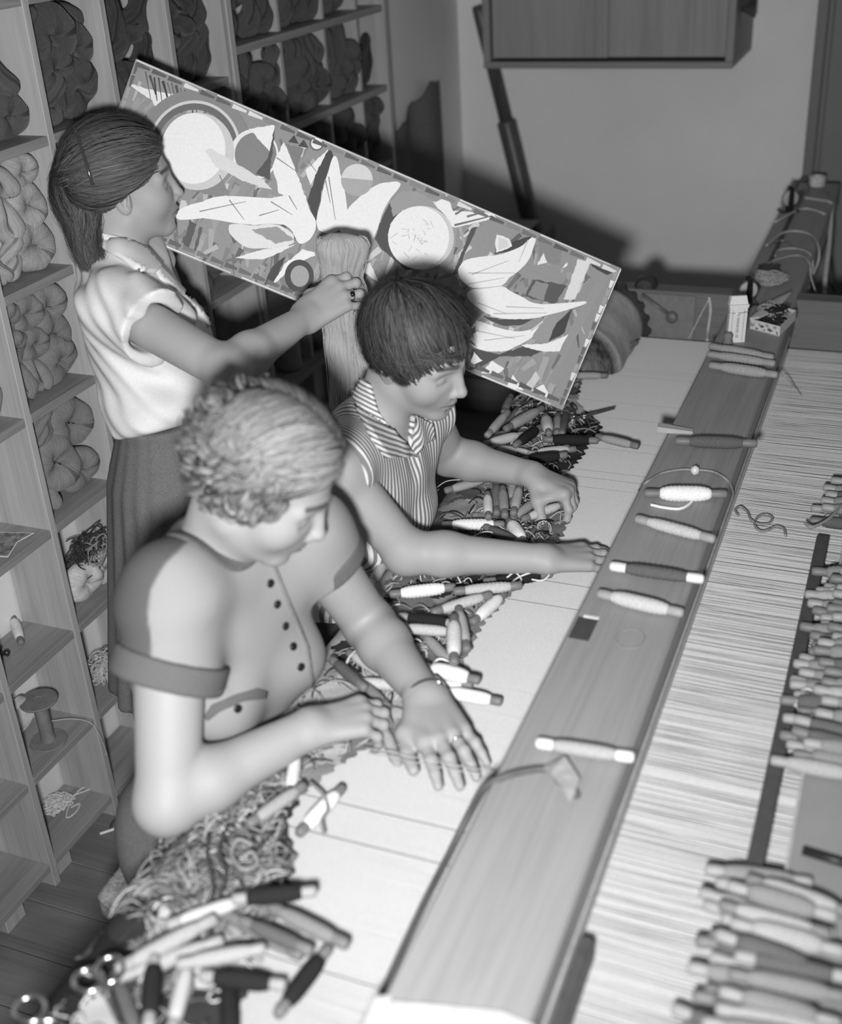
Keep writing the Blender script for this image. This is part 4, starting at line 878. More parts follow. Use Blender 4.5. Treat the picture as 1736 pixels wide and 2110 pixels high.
def sleeve(P, sh, el, frac, r0, r1, hole=.012, cut=None):
    sh, el = np.asarray(sh, float), np.asarray(el, float); d = el-sh; u = nrm(d); e = sh+d*frac
    s_ = rc(P, sh, el, r0, r0+(r1-r0)/frac); s_ = np.maximum(s_, (P-e.astype(f32))@(u if cut is None else cut).astype(f32))
    inn = rc(P, sh+d*max(frac-.16, .05), el, r1-hole-.012, r1-hole+(r1-r0)*.5); return smax(s_, -inn, .004)
def legs_field(P, hip, l, f, knee_z, reach, foot_z=.0):
    d = None
    for q in (-1, 1):
        h = hip+l*q*.085; k = hip+l*q*.09+f*reach; k = np.array([k[0], k[1], knee_z]); an = np.array([k[0]-.02, k[1], foot_z+.075]); toe = np.array([k[0]+.14, k[1], foot_z+.03])
        v = smin(rc(P, h, k, .078, .056), rc(P, k, an, .052, .034), .03); v = smin(v, rc(P, an-(0, 0, .035), toe, .036, .028), .03); d = v if d is None else np.minimum(d, v)
    return d
def person_field(H, T, neck_r, arms, hands, legs):
    nb = T.neck-T.t*.02
    def f(P):
        d = smin(H(P), rc(P, H.w(np.array((-.028, 0, -.045))), nb, neck_r, neck_r*1.06), .028)
        d = smin(d, T.field(P, -.004, .9), .03)
        for a, h in zip(arms, hands):
            v = arm_field(P, *a)
            if h is not None: v = smin(v, hand_field(P, h), .018)
            d = smin(d, v, .02)
        if legs is not None: d = smin(d, legs(P), .05)
        return d
    return f
def hbox(H, m=.0): 
    p = H.w(np.array([(x, y, z) for x in (-.115, .13) for y in (-.09, .09) for z in (-.135, .125)])); return p.min(0)-m, p.max(0)+m
def ring_on(H, fi, seg, t, mat, parent, r=.0098, w_=.0016, name='ring'):
    a, b = H['F'][fi][seg], H['F'][fi][seg+1]; c = a+(b-a)*t; u = nrm(b-a); n = nrm(np.cross(u, H['lat'])); l = np.cross(u, n); th = np.linspace(0, 2*np.pi, 28, endpoint=False)
    return tube(name, c+r*(np.cos(th)[:, None]*n+np.sin(th)[:, None]*l), w_, mat, parent, 6, closed=True), c, n
def swept_hair(H, n, roots, goal, inf0, bumpv, m=14, jit=.012, seed=1):
    q = np.random.default_rng(seed); t = np.linspace(0, 1, m); g = unit(np.asarray(goal)+q.normal(0, .10, (n, 3))); D = slerp(unit(roots), g, t); inf = (inf0+q.uniform(-.006, .006, n))[:, None]+bumpv*np.sin(np.pi*t)[None]*q.uniform(.4, 1.2, n)[:, None]
    D = unit(D+q.normal(0, jit, (n, 1, 3))*np.sin(np.pi*t)[None, :, None]+.02*np.sin(9*t[None, :, None]+q.uniform(0, 6, (n, 1, 3)))*.5)
    return scalp(H, D, inf)
def cap_mesh(H, inf, region, s=.004):
    def f(P): p = H.loc(P); return smax(ell(p, HC, HR+inf), region(p), .012)*H.k
    lo, hi = hbox(H, .03); return nets(f, lo, hi, s)
def vtone(n, m, base, q, var): return np.repeat(np.repeat(np.clip(base*(1+q.normal(0, var, n)), .004, 1), m), 2)
STEEL = plain('steel', .6, .25, .5, .05, 40, 1.0)
# ================================================================== 1. standing woman
W1 = empty('person', (-1.42, 1.93, 0), 'standing woman with tied-back dark hair, white blouse and grey skirt, holding up yarn', 'person')
f_, u_ = hd(40, 0, 6); H1 = Head((-1.465, 2.005, 1.480), f_, u_, .97)
hip1 = p3(372, 975, 2.50); T1 = Torso((-1.487, 1.972, 1.345), hip1, (-1.400, 1.822, 1.292), (-1.535, 2.105, 1.285), .90)
T1.pk = .72; el1, wr1 = p3(466, 762, 2.15), p3(630, 655, 2.33)
hank_c = p3(703, 600, 2.415)
h1 = hand_joints(wr1, p3(712, 598, 2.36)-wr1, -CW+.20*CU-.1*CA, True, ((8, 52, 62), (10, 54, 62), (14, 56, 62), (18, 58, 60)), (-12, -16, -21, -27), size=1.06, thumb=((.7, .5, -.55), (.8, .1, -.75), (.75, -.2, -.7)))
el1l, wr1l = np.array((-1.545, 2.17, 1.06)), p3(262, 600, 2.50)
h1l = hand_joints(wr1l, (-.05, .2, .95), (.5, -.85, .1), False, (34, 36, 38, 40), size=.9)
lg1 = lambda P: np.minimum(np.minimum(rc(P, hip1+(0, 0, .05), (hip1[0], hip1[1]-.05, .09), .085, .036), rc(P, hip1+(0, .1, .05), (hip1[0], hip1[1]+.09, .09), .085, .036)), np.minimum(rc(P, (hip1[0]-.02, hip1[1]-.05, .04), (hip1[0]+.14, hip1[1]+.0, .03), .036, .028), rc(P, (hip1[0]-.02, hip1[1]+.09, .04), (hip1[0]+.14, hip1[1]+.14, .03), .036, .028)))
fb1 = person_field(H1, T1, .050, [(T1.rsh, el1, wr1), (T1.lsh, el1l, wr1l)], [h1, h1l], lg1)
lo, hi = bounds([T1.rsh, el1, wr1]+[p for F in h1['F'] for p in F]+h1['T'], .06)
a_, b_ = hbox(H1, .01); a_[2] -= .06
body('body', fb1, lambda V: H1.tone(V, .40), [(a_, b_, .0025), (lo, hi, .003)], ((-1.72, 1.55, 0), (-.85, 2.40, 1.62)), W1, sc=.011)
def fbl1(P):
    d = T1.field(P, .013, .9); q = T1.loc(P); w = ell(P, T1.at(.01, 0, .28), (.112, .150, .085), T1.M); d = smin(d, w, .05)
    d = smin(d, sleeve(P, T1.rsh, el1, .36, .064, .073), .03); d = smin(d, sleeve(P, T1.lsh, el1l, .36, .062, .07), .03)
    d = d+folds(P, .0035, 95, (.4, .5, .8), 1)+folds(P, .0045, 48, (.2, -.4, 1), 2)+folds(P, .0022, 150, (.7, .1, .6), 3)
    d = smax(d, -(q[:, 2]-.10), .012); d = smax(d, -rc(P, T1.neck+T1.t*.035+T1.f*.015, H1.c-(0, 0, .02), .060, .075), .012)
    return smax(d, -rc(P, T1.at(.16, 0, .78), T1.neck+T1.t*.10+T1.f*.07, .012, .055), .006)
M_bl1 = plain('white_blouse_cotton', .74, .85, .15, .04, 200, 0, .0002)
cloth('blouse', fbl1, *bounds([T1.hip, T1.neck, T1.rsh, T1.lsh, el1*.5+T1.rsh*.5], .2), .0042, M_bl1, W1)
co = drape('collar', [(192, 486), (215, 480), (262, 492), (302, 520), (330, 552), (318, 566), (285, 560), (245, 532), (205, 512)], lambda P: np.minimum(fbl1(P), fb1(P)), 2.0, .004, .007, M_bl1, W1, 5)
drape('lapel', [(300, 520), (330, 548), (400, 622), (452, 690), (445, 700), (420, 660), (372, 605), (330, 575)], lambda P: np.minimum(fbl1(P), fb1(P)), 2.0, .001, .005, M_bl1, W1, 5)
wz = T1.at(0, 0, .24)
sf_ = nrm(T1.f*np.array((1, 1, 0))); sl_ = np.array((-sf_[1], sf_[0], 0))
def fsk1(P):
    q = P-wz.astype(f32); h = -q[:, 2]; hc_ = np.clip(h, 0, 1); x, y = q@sf_.astype(f32), q@sl_.astype(f32); rf = .100+.020*np.clip(h/.1, 0, 1)+.16*hc_; rl = .135+.035*np.clip(h/.1, 0, 1)+.17*hc_; a = np.arctan2(y/rl, x/rf)
    r = np.sqrt((x/rf)**2+(y/rl)**2); d = (r-1)*rf*.85-(.002+.018*hc_)*.5*np.sin(a*19+2*np.sin(a*3)); return np.maximum(np.maximum(d, h-.60), -h-.03)
M_sk1 = plain('grey_skirt_wool', .15, .9, .1, .2, 320, 0, .0006)
cloth('skirt', fsk1, wz-(.36, .36, .64), wz+(.36, .36, .06), .0075, M_sk1, W1)
ro, c_, n_ = ring_on(h1, 2, 0, .55, STEEL, W1); V, F = lathe([(.0, -.001), (.0058, 0), (.0058, .0025), (.003, .0045), (0, .005)], 12, -CW, c_-CW*.0085); mesh('ring_stone', V, F, plain('black_stone', .01, .1, .6), ro, True)
# hair
q = np.random.default_rng(21); n = 3800; M_h = hairmat('hair_strands', .05, .2)
def region1(p): return np.maximum(.052-.9*np.clip(.060-p[:, 0], 0, .085)-p[:, 2], -.060-p[:, 2])
th = q.uniform(0, 1, n); sd_ = q.choice([-1, 1], n)
# roots along the hairline: forehead centre -> temple -> above ear -> nape, plus a scatter over the top
key = np.array([(.078, .0, .082), (.074, .03, .072), (.060, .058, .050), (.030, .070, .022), (.0, .074, .012), (-.03, .072, -.02), (-.06, .05, -.048)])
rt = np.stack([np.interp(th, np.linspace(0, 1, len(key)), key[:, i]) for i in range(3)], 1); rt[:, 1] *= sd_
sc_ = q.normal(0, 1, (n, 3)); sc_[:, 2] = np.abs(sc_[:, 2]); sc_ = HC+unit(sc_)*HR; k = (q.uniform(0, 1, n) < .45) & (sc_[:, 0] < .06); rt[k] = sc_[k]
goal = (-.90, -.15, -.10); L1, O1 = swept_hair(H1, n, (rt-HC)/HR, goal, .010, .014, 16, .03, 3); lq = H1.loc(L1.reshape(-1, 3)).reshape(L1.shape); kb = ~(((lq[..., 0] > .005) & (lq[..., 2] < .004)) | ((lq[..., 0] > .055) & (lq[..., 2] < .035))).any(1); L1, O1 = L1[kb], O1[kb]; n = len(L1); V1, F1 = ribbons(L1, O1, .0017)
Vc, Fc = cap_mesh(H1, .006, region1)
g0 = H1.w(np.array((-.108, -.012, .010)))
ctl = [p3(176, 262, 2.40), p3(156, 320, 2.38), p3(152, 400, 2.36), p3(168, 470, 2.35), p3(186, 540, 2.33)]; n2 = 3000; m2 = 22; C0 = spline(ctl, m2); t = np.linspace(0, 1, m2)
an = q.uniform(0, 6.28, n2); rr = np.sqrt(q.uniform(0, 1, n2)); wid = np.interp(t, [0, .15, .4, .65, .9, 1], [.012, .030, .036, .040, .034, .022])
off = (CA[None, None]*np.cos(an)[:, None, None]*1.25+CW[None, None]*np.sin(an)[:, None, None]*.7)*(rr[:, None, None]*wid[None, :, None]); wav = .009*np.sin(t[None, :, None]*13+q.uniform(0, 2, (n2, 1, 1))+an[:, None, None])*t[None, :, None]*CA
lf_ = q.uniform(.78, 1.08, n2)[:, None]*t[None]*(m2-1); li_ = np.clip(lf_.astype(int), 0, m2-2); C0s = C0[li_]+(C0[li_+1]-C0[li_])*(lf_-li_)[..., None]
L2 = C0s+off*(1-.45*t[None, :, None]**6)+wav+q.normal(0, .0012, (n2, m2, 3)); O2 = unit(off+1e-4*np.array([0, 0, 1.])-CW*.01); V2, F2 = ribbons(L2, O2, .0018)
hair('hair', [(V1, F1, vtone(n, 16, .085, q, .45)), (Vc, Fc, .03), (V2, F2, vtone(n2, m2, .080, q, .45))], M_h, W1)
th = np.linspace(-1.9, 1.9, 26); cl = H1.w(np.stack([-.066-.012*np.cos(th*.7), -.094*np.sin(th*.82), .035+.088*np.cos(th*.82)], 1)); tube('hair_clip', cl, .0036, plain('tortoise_clip', .05, .15, .6), W1, 6)
# ------------------------------------------------------------------ hank in her hand
hk = empty('held_yarn_hank', hank_c-(0, 0, .3), 'long hanging hank of grey wool held in the standing woman\'s hand', 'yarn')
up_ = np.array((0, 0, 1.0)); sd2 = nrm(CA-up_*(CA@up_)); dp = nrm(np.cross(up_, sd2))
hc = [hank_c+up_*.118+sd2*.004, hank_c+up_*.095+sd2*.006, hank_c+up_*.06+sd2*.004, hank_c+up_*.01, hank_c-up_*.03+sd2*.002, hank_c-up_*.10, hank_c-up_*.18+sd2*.004, hank_c-up_*.30]
Pk = spline(hc, 40); Rk = np.interp(np.linspace(0, 1, 40), [0, .06, .16, .30, .38, .45, .6, .8, 1], [.014, .044, .053, .044, .036, .044, .048, .046, .050])
ka = np.linspace(0, 2*np.pi, 30, endpoint=False); fold = 1+.10*np.cos(3*ka)+.05*np.cos(5*ka+1)
V = np.concatenate([Pk[i]+Rk[i]*fold[:, None]*(np.cos(ka)[:, None]*sd2+.45*np.sin(ka)[:, None]*dp) for i in range(40)]); UV = np.concatenate([np.stack([np.full(30, i/39), ka/6.2832], 1) for i in range(40)])
F = [(i*30+j, i*30+(j+1) % 30, (i+1)*30+(j+1) % 30, (i+1)*30+j) for i in range(39) for j in range(30)]+[tuple(range(29, -1, -1)), tuple(range(39*30, 40*30))]
V = np.array(V); V[:, 0] += .0025*np.sin(V[:, 2]*70+V[:, 1]*40); V[:, 1] += .002*np.sin(V[:, 2]*90+V[:, 0]*50)
mesh('strands', V, F, yarnmat('wool_hank', .40, 90, 2.2, .35), hk, True, UV)
parts = []
for k in range(70):
    a = random.uniform(0, 6.28); ph = random.uniform(0, 6.28); w_ = random.uniform(.90, 1.06)
    P = Pk+(sd2*math.cos(a)+dp*math.sin(a)*.45)*(Rk*w_*(1+.10*math.cos(3*a)+.05*math.cos(5*a+1)))[:, None]+sd2*.0025*np.sin(np.linspace(0, 16, 40)+ph)[:, None]; v, f, _ = tubegeo(P[2:], .0011, 4, False, False); parts.append((list(v), f))
V, F = joinG(parts); tag(mesh('loose_strands', V, F, plain('hank_strand', .43, .95, .05, .2, 200), hk, True), kind='stuff')
# ================================================================== 2. woman in the striped blouse
W2 = empty('person', (-1.05, 1.84, .0), 'seated woman with short dark hair and sleeveless striped blouse reaching across the loom', 'person')
f_, u_ = hd(-8, 22, 9); H2 = Head((-.788, 1.845, 1.247), f_, u_, .98)
T2 = Torso((-.872, 1.845, 1.112), (-1.03, 1.85, .61), (-.885, 1.672, 1.085), (-.850, 2.005, 1.060), .98)
el2, wr2 = p3(838, 1138, 2.165), p3(1124, 1162, 2.165)+np.array((0, 0, .010)); el2l, wr2l = np.array((-.842, 2.105, .912)), p3(1096, 990, 2.425)+np.array((0, 0, .014))
h2 = hand_joints(wr2, atz(1262, 1147, .866)-wr2, (0, -.12, 1), True, (7, 9, 11, 14), (5, 1, -4, -9), thumb=((.8, .45, -.15), (.95, .2, -.2), (1, .05, -.2)))
h2l = hand_joints(wr2l, p3(1168, 1008, 2.39)-wr2l, CU*.75+CA*.45-CW*.55, False, ((52, 30, 12), (62, 46, 30), (60, 50, 34), (56, 50, 34)), (10, 3, -4, -10), thumb=((.6, .6, -.5), (.6, .3, -.75), (.5, .1, -.85)))
lg2 = lambda P: legs_field(P, T2.hip, np.array((0, 1., 0)), np.array((1., 0, 0)), .555, .44)
fb2 = person_field(H2, T2, .050, [(T2.rsh, el2, wr2), (T2.lsh, el2l, wr2l)], [h2, h2l], lg2)
lo, hi = bounds([T2.rsh, el2, wr2]+[p for F in h2['F'] for p in F]+h2['T'], .06); lo2, hi2 = bounds([T2.lsh, el2l, wr2l]+[p for F in h2l['F'] for p in F]+h2l['T'], .055)
a_, b_ = hbox(H2, .01); a_[2] -= .05
body('body', fb2, lambda V: H2.tone(V, .36), [(a_, b_, .0025), (lo, hi, .003), (lo2, hi2, .003)], ((-1.32, 1.55, 0), (-.36, 2.24, 1.40)), W2, sc=.011)
def fbl2(P):
    d = T2.field(P, .013, .95); q = T2.loc(P); d = d+folds(P, .002, 80, (.2, 1, .3), 4)+folds(P, .002, 46, (.3, .4, 1), 5)
    d = smax(d, np.abs(q[:, 1]-float((T2.rsh+T2.lsh-2*T2.hip)@T2.l)/2)-.168-.06*np.clip(q[:, 2]-.5, 0, 1), .012); d = smax(d, -(q[:, 2]+.01), .01)
    d = smax(d, -rc(P, T2.neck+T2.t*.03+T2.f*.01, H2.c, .057, .08), .013)
    return smax(d, -rc(P, T2.at(.135, 0, .72), T2.neck+T2.t*.08+T2.f*.07, .006, .058), .005)
M_st = stripemat('striped_cotton', T2.l+.12*T2.t, 108, .20, .70)
cloth('blouse', fbl2, *bounds([T2.hip, T2.neck, T2.rsh, T2.lsh], .17), .0036, M_st, W2)
M_st2 = stripemat('striped_collar', T2.t*.9+T2.l*.5, 125, .20, .70); M_st3 = stripemat('striped_lapel', T2.t*.8-T2.l*.6, 125, .20, .70)
drape('collar', [(741, 770), (766, 792), (781, 846), (810, 895), (838, 923), (856, 941), (793, 944), (766, 905), (736, 850), (722, 800)], lambda P: np.minimum(fbl2(P), fb2(P)), 1.7, .004, .006, M_st2, W2, 4)
drape('lapel', [(846, 858), (888, 873), (890, 903), (868, 917), (856, 939), (838, 921)], lambda P: np.minimum(fbl2(P), fb2(P)), 1.7, .004, .006, M_st3, W2, 4)
def seatskirt(T, drop):
    def f(P):
        d = ell(P, T.hip+(0, 0, -.01), (.155, .19, .125)); kn = T.hip+np.array((.46, 0, -.02))
        for q in (-1, 1): d = smin(d, rc(P, T.hip+(0, q*.085, -.01), np.array((kn[0], kn[1]+q*.09, .55)), .115, .085), .07)
        d = smin(d, rc(P, np.array((kn[0]+.01, kn[1]-.09, .53)), np.array((kn[0]+.01, kn[1]-.11, .30)), .085, .10), .05); d = smin(d, rc(P, np.array((kn[0]+.01, kn[1]+.09, .53)), np.array((kn[0]+.01, kn[1]+.11, .30)), .085, .10), .05)
        d = smin(d, ell(P, T.hip+(-.01, -.09, -.09), (.10, .10, .13)), .05) if drop else d
        d = d+folds(P, .004, 60, (1, .6, .2), 7); return np.maximum(d, .33-P[:, 2])
    return f
cloth('skirt', seatskirt(T2, False), T2.hip-(.25, .34, .30), T2.hip+(.62, .34, .16), .010, plain('dark_skirt', .045, .9, .1, .2, 200), W2)
# short hair brushed out from the crown
q = np.random.default_rng(5); n = 7000; m = 12; t = np.linspace(0, 1, m)
def region2(p): return np.maximum(np.interp(p[:, 0], [-.06, -.02, .02, .045, .07], [-.095, -.070, -.030, .045, .070]).astype(f32)-p[:, 2], -.100-p[:, 2])
cr0 = unit(np.array((-.55, .05, .85))); rt = unit(q.normal(0, 1, (n, 3))); P_ = HC+rt*HR; k = region2(P_.astype(f32)) < .03; rt = rt[k][:5200]; n = len(rt)
tg = rt-cr0*(rt@cr0)[:, None]; tg = unit(tg)+np.array((.25, -.15, -.25)); tg = unit(tg-rt*(tg*rt).sum(1)[:, None]); an = q.uniform(.40, .80, n); end = unit(rt*np.cos(an)[:, None]+tg*np.sin(an)[:, None])
sd2_ = q.choice(n, 260, replace=False); ci = (rt@rt[sd2_].T).argmax(1); end = unit(.35*end+.65*(end[sd2_][ci]+.4*(rt-rt[sd2_][ci]))); D = slerp(rt, end, t); inf = q.uniform(.010, .019, n)[:, None]+.010*t[None]*q.uniform(-.4, 1.1, n)[:, None]; D = unit(D+q.normal(0, .012, (n, 1, 3))*t[None, :, None]+.05*np.sin(4.2*t[None, :, None]+3*(rt[:, None, :]@np.array([[2., 1, .5], [.5, 2, 1], [1, .5, 2]])))*t[None, :, None])
L2, O2 = scalp(H2, D, inf)
e_ = HC+D[:, -1]*(HR+.016); kk = ~((e_[:, 0] > .058) & (e_[:, 2] < .056)) & ~((e_[:, 0] > .035) & (e_[:, 2] < .02)) & ~((e_[:, 0] > .005) & (e_[:, 2] < -.035)) & (e_[:, 2] > -.105); L2, O2 = L2[kk], O2[kk]; V2, F2 = ribbons(L2, O2, .0018)
Vc, Fc = cap_mesh(H2, .0115, region2)
hair('hair', [(V2, F2, vtone(len(L2), m, .060, q, .5)), (Vc, Fc, .022)], M_h, W2)
bobbin(p3(1096, 1063, 2.372), p3(1146, 1044, 2.392), 'cream', 'bobbin of cream yarn held in the striped-blouse woman\'s left hand', None, 'd', 2)
# ================================================================== 3. woman in the two-tone top
W3 = empty('person', (-1.05, 1.27, .0), 'seated woman with curly light hair and pale two-tone knitted top, weaving at the loom', 'person')
f_, u_ = hd(12.7, 34.7, 4.6); H3 = Head((-.789, 1.282, 1.267), f_, u_, 1.0)
T3 = Torso((-.885, 1.278, 1.150), (-.972, 1.315, .62), (-.894, 1.168, 1.130), (-.815, 1.415, 1.105), .93)
el3, wr3 = p3(346, 1652, 1.665), p3(640, 1514, 1.765)+np.array((0, 0, .012)); el3l, wr3l = np.array((-.752, 1.490, .900)), p3(880, 1452, 1.825)+np.array((0, 0, .012))
h3 = hand_joints(wr3, p3(770, 1472, 1.79)-wr3, CU*.8-CW*.5+CA*.1, True, ((26, 38, 24), (29, 42, 26), (33, 44, 28), (38, 46, 28)), (4, 0, -6, -13), thumb=((.8, .35, -.35), (.9, .1, -.45), (.9, -.1, -.5)))
h3l = hand_joints(wr3l, atz(958, 1600, .880)-wr3l, (.1, -.05, 1), False, ((4, 10, 8), (4, 10, 8), (6, 12, 10), (10, 14, 10)), (3, -2, -8, -17), size=1.12, thumb=((.82, .55, -.05), (.95, .22, -.12), (1, .0, -.1)))
lg3 = lambda P: legs_field(P, T3.hip, np.array((0, 1., 0)), np.array((1., 0, 0)), .555, .44)
fb3 = person_field(H3, T3, .053, [(T3.rsh, el3, wr3, 1.13), (T3.lsh, el3l, wr3l, 1.06)], [h3, h3l], lg3)
lo, hi = bounds([T3.rsh, el3, wr3]+[p for F in h3['F'] for p in F]+h3['T'], .06); lo2, hi2 = bounds([T3.lsh, el3l, wr3l]+[p for F in h3l['F'] for p in F]+h3l['T'], .055)
a_, b_ = hbox(H3, .01); a_[2] -= .05
body('body', fb3, lambda V: H3.tone(V, .34), [(a_, b_, .0025), (lo, hi, .003), (lo2, hi2, .003)], ((-1.32, .90, 0), (-.40, 1.66, 1.42)), W3, sc=.011)
sl3 = nrm(el3-T3.rsh); cu3 = nrm(sl3-CA*.26); c3 = T3.rsh+(el3-T3.rsh)*.36; sl3l = nrm(el3l-T3.lsh); c3l = T3.lsh+(el3l-T3.lsh)*.26
def hole3(P): return rc(P, T3.neck+T3.t*.042+T3.f*.012, H3.c, .056, .082)
def fbl3(P):
    d = T3.field(P, .016, .95); q = T3.loc(P); d = smin(d, sleeve(P, T3.rsh, el3, .40, .060, .074, .012, cu3), .035); d = smin(d, sleeve(P, T3.lsh, el3l, .30, .062, .068), .03)
    d = d+folds(P, .0022, 60, (.3, .2, 1), 8)+folds(P, .0018, 34, (.9, .3, .3), 9); d = smax(d, -(q[:, 2]-.04), .012)
    return smax(d, -hole3(P), .004)
LMID = float((T3.rsh+T3.lsh-2*T3.hip)@T3.l)/2
def tone3(V):
    """dark shoulder and sleeve panels set behind a seam that runs from the neck over the shoulder to the cuff"""
    q = T3.loc(V); a = np.abs(q[:, 1]-LMID); s_ = np.where(q[:, 1] < LMID, (V-T3.rsh.astype(f32))@sl3.astype(f32), (V-T3.lsh.astype(f32))@sl3l.astype(f32))
    seam = q[:, 0]-np.interp(a, [.03, .124, .152, .179, .197, .206, .25], [.0, .044, .048, .053, .066, .082, .12]); d = np.clip(.5-seam/.004, 0, 1)*np.clip((a-.03)/.01, 0, 1)*np.clip((q[:, 2]-.34)/.02, 0, 1); return .29*(1-d)+.10*d
cloth('knitted_top', fbl3, *bounds([T3.hip, T3.neck, T3.rsh, T3.lsh, c3, c3l], .19), .0038, attrmat('jersey_knit', .9, .1, .08, 500, .0003), W3, tone3)
M_dkk = plain('dark_knit', .12, .9, .1, .1, 400, 0, .0004)
def cuff(c, u, r, w_):
    def f(P):
        q = P-c.astype(f32); h = q@u.astype(f32); rad = np.sqrt(np.maximum((q*q).sum(1)-h*h, 0)); return smax(np.abs(rad-r)-.0055, np.abs(h)-w_, .006)*.9
    return f
cloth('cuff', cuff(c3, cu3, .0760, .021), c3-.12, c3+.12, .0035, M_dkk, W3); cloth('cuff', cuff(c3l, sl3l, .068, .016), c3l-.12, c3l+.12, .0035, M_dkk, W3)
cloth('neckband', lambda P: np.maximum(np.maximum(fbl3(P)-.004, hole3(P)-.020), .5*(-hole3(P)-.002)), T3.neck-.13, T3.neck+.16, .003, M_dkk, W3)
drape('placket_edge', [(560, 1168), (598, 1260), (628, 1335), (638, 1400), (634, 1445), (641, 1447), (646, 1400), (636, 1333), (606, 1258), (568, 1166)], fbl3, 1.3, .0005, .002, plain('placket_dark', .2, .9, .1), W3, 3)  # narrow darker line down the button placket
drape('pocket_trim', [(420, 1476), (436, 1452), (488, 1430), (530, 1418), (548, 1424), (545, 1438), (500, 1444), (455, 1464), (428, 1484)], fbl3, 1.3, .001, .003, M_dkk, W3, 3)
M_bt = plain('black_button', .012, .2, .5)
for bx, by in ((557, 1202), (571, 1245), (588, 1290), (604, 1332), (620, 1374), (490, 1460)):
    D = np.array([ray(bx, by)]); t = march(fbl3, CC, D, 1.3, 2.2); p = CC+D[0]*t[0]; g = grad(fbl3, p[None])[0]; V, F = lathe([(0, -.002), (.0062, -.001), (.0066, .002), (.0055, .0034), (.003, .0028), (0, .0026)], 16, nrm(g), p); mesh('button', V, F, M_bt, W3, True)
cloth('skirt', seatskirt(T3, True), T3.hip-(.27, .36, .30), T3.hip+(.62, .34, .16), .010, plain('grey_skirt', .13, .9, .1, .15, 200), W3)
# bracelet watch and ring on the left wrist and hand
th = np.linspace(0, 2*np.pi, 40, endpoint=False); wd = nrm(wr3l-el3l); wc = wr3l-wd*.006; wl = h3l['lat']; wn = nrm(np.cross(wd, wl)); wl = np.cross(wn, wd)
wt = tube('watch_strap', wc+.0285*(np.cos(th)[:, None]*wl*1.05+np.sin(th)[:, None]*wn*.98), .0042, plain('watch_leather', .07, .4), W3, 8, closed=True, flat=.45)
dw = nrm(-wl*.75+wn*(.6 if (wn[2] > 0) else -.6)); V, F = lathe([(0, 0), (.0105, 0), (.0115, .003), (.010, .0055), (0, .006)], 16, dw, wc+dw*.0285); mesh('watch_case', V, F, STEEL, wt, True)
ring_on(h3l, 2, 0, .45, STEEL, W3, .0096, .0013)
bobbin(p3(799, 1518, 1.80), p3(822, 1584, 1.765), 'light', 'bobbin of light grey yarn held under the curly-haired woman\'s right fingers', None, 'd', 2)
# hair: smooth swept top and tight curls at the back and sides
q = np.random.default_rng(9); n = 3600; m = 14; t = np.linspace(0, 1, m)
def region3(p): return np.maximum(np.interp(p[:, 0], [-.03, .0, .045, .075], [-.070, -.02, .040, .068]).astype(f32)-p[:, 2], -.085-p[:, 2])
rt = unit(np.stack([q.uniform(-.4, .95, n), q.normal(.12, .25, n), q.uniform(.55, 1, n)], 1)); end = unit(np.stack([rt[:, 0]*.5-.45+q.normal(0, .1, n), np.where(rt[:, 1] > .12, 1, -1)*q.uniform(.7, 1, n), q.uniform(-.05, .5, n)], 1))
D = slerp(rt, end, t); inf = q.uniform(.009, .018, n)[:, None]+.008*np.sin(np.pi*t)[None]; D = unit(D+.03*np.sin(6*t[None, :, None]+5*rt[:, None, :])*t[None, :, None]); L3, O3 = scalp(H3, D, inf)
e_ = HC+D*(HR+.02); bad = ((e_[..., 0] > .058) & (e_[..., 2] < .050)).any(1) | ((e_[..., 0] > .03) & (e_[..., 2] < .012)).any(1); L3, O3 = L3[~bad], O3[~bad]; V3, F3 = ribbons(L3, O3, .0018)
Vc, Fc = cap_mesh(H3, .009, region3)
parts3 = [(V3, F3, vtone(len(L3), m, .19, q, .35)), (Vc, Fc, .07)]
cd = unit(q.normal(0, 1, (2600, 3))); pc_ = HC+cd*(HR+.012); k = (pc_[:, 0] < .03) & (pc_[:, 2] < .088) & (pc_[:, 2] > -.095) & ~((pc_[:, 0] > -.02) & (pc_[:, 2] < -.02)) ; cd = cd[k][:230]
mm = 34; tt = np.linspace(0, 1, mm)
for d0 in cd:
    ns = 16; base = HC+d0*(HR+.008); out = d0; ax = unit(np.cross(out, q.normal(0, 1, 3))); a2 = np.cross(out, ax); R = q.uniform(.008, .014); turns = q.uniform(1.2, 2.0)*q.choice([-1, 1]); ln = q.uniform(.010, .026)
    ph = q.uniform(0, 6.28)+q.normal(0, .22, ns)[:, None]; Rj = R*q.uniform(.72, 1.1, ns)[:, None]; A = 2*np.pi*turns*tt[None]+ph
    Lc = base+out*(.004+ln*tt[None, :, None]*.6)+(out*np.cos(A)[..., None]+a2*np.sin(A)[..., None])*Rj[..., None]+ax*((tt[None, :, None]-.5)*.026+q.normal(0, .0022, (ns, 1, 1)))
    Oc = (out*np.cos(A)[..., None]+a2*np.sin(A)[..., None]); Lw = H3.w(Lc); Ow = unit(Oc@H3.M.astype(float)); V, F = ribbons(Lw, Ow, .0017); parts3.append((V, F, vtone(ns, mm, .17, q, .35)))
hair('hair', parts3, M_h, W3)

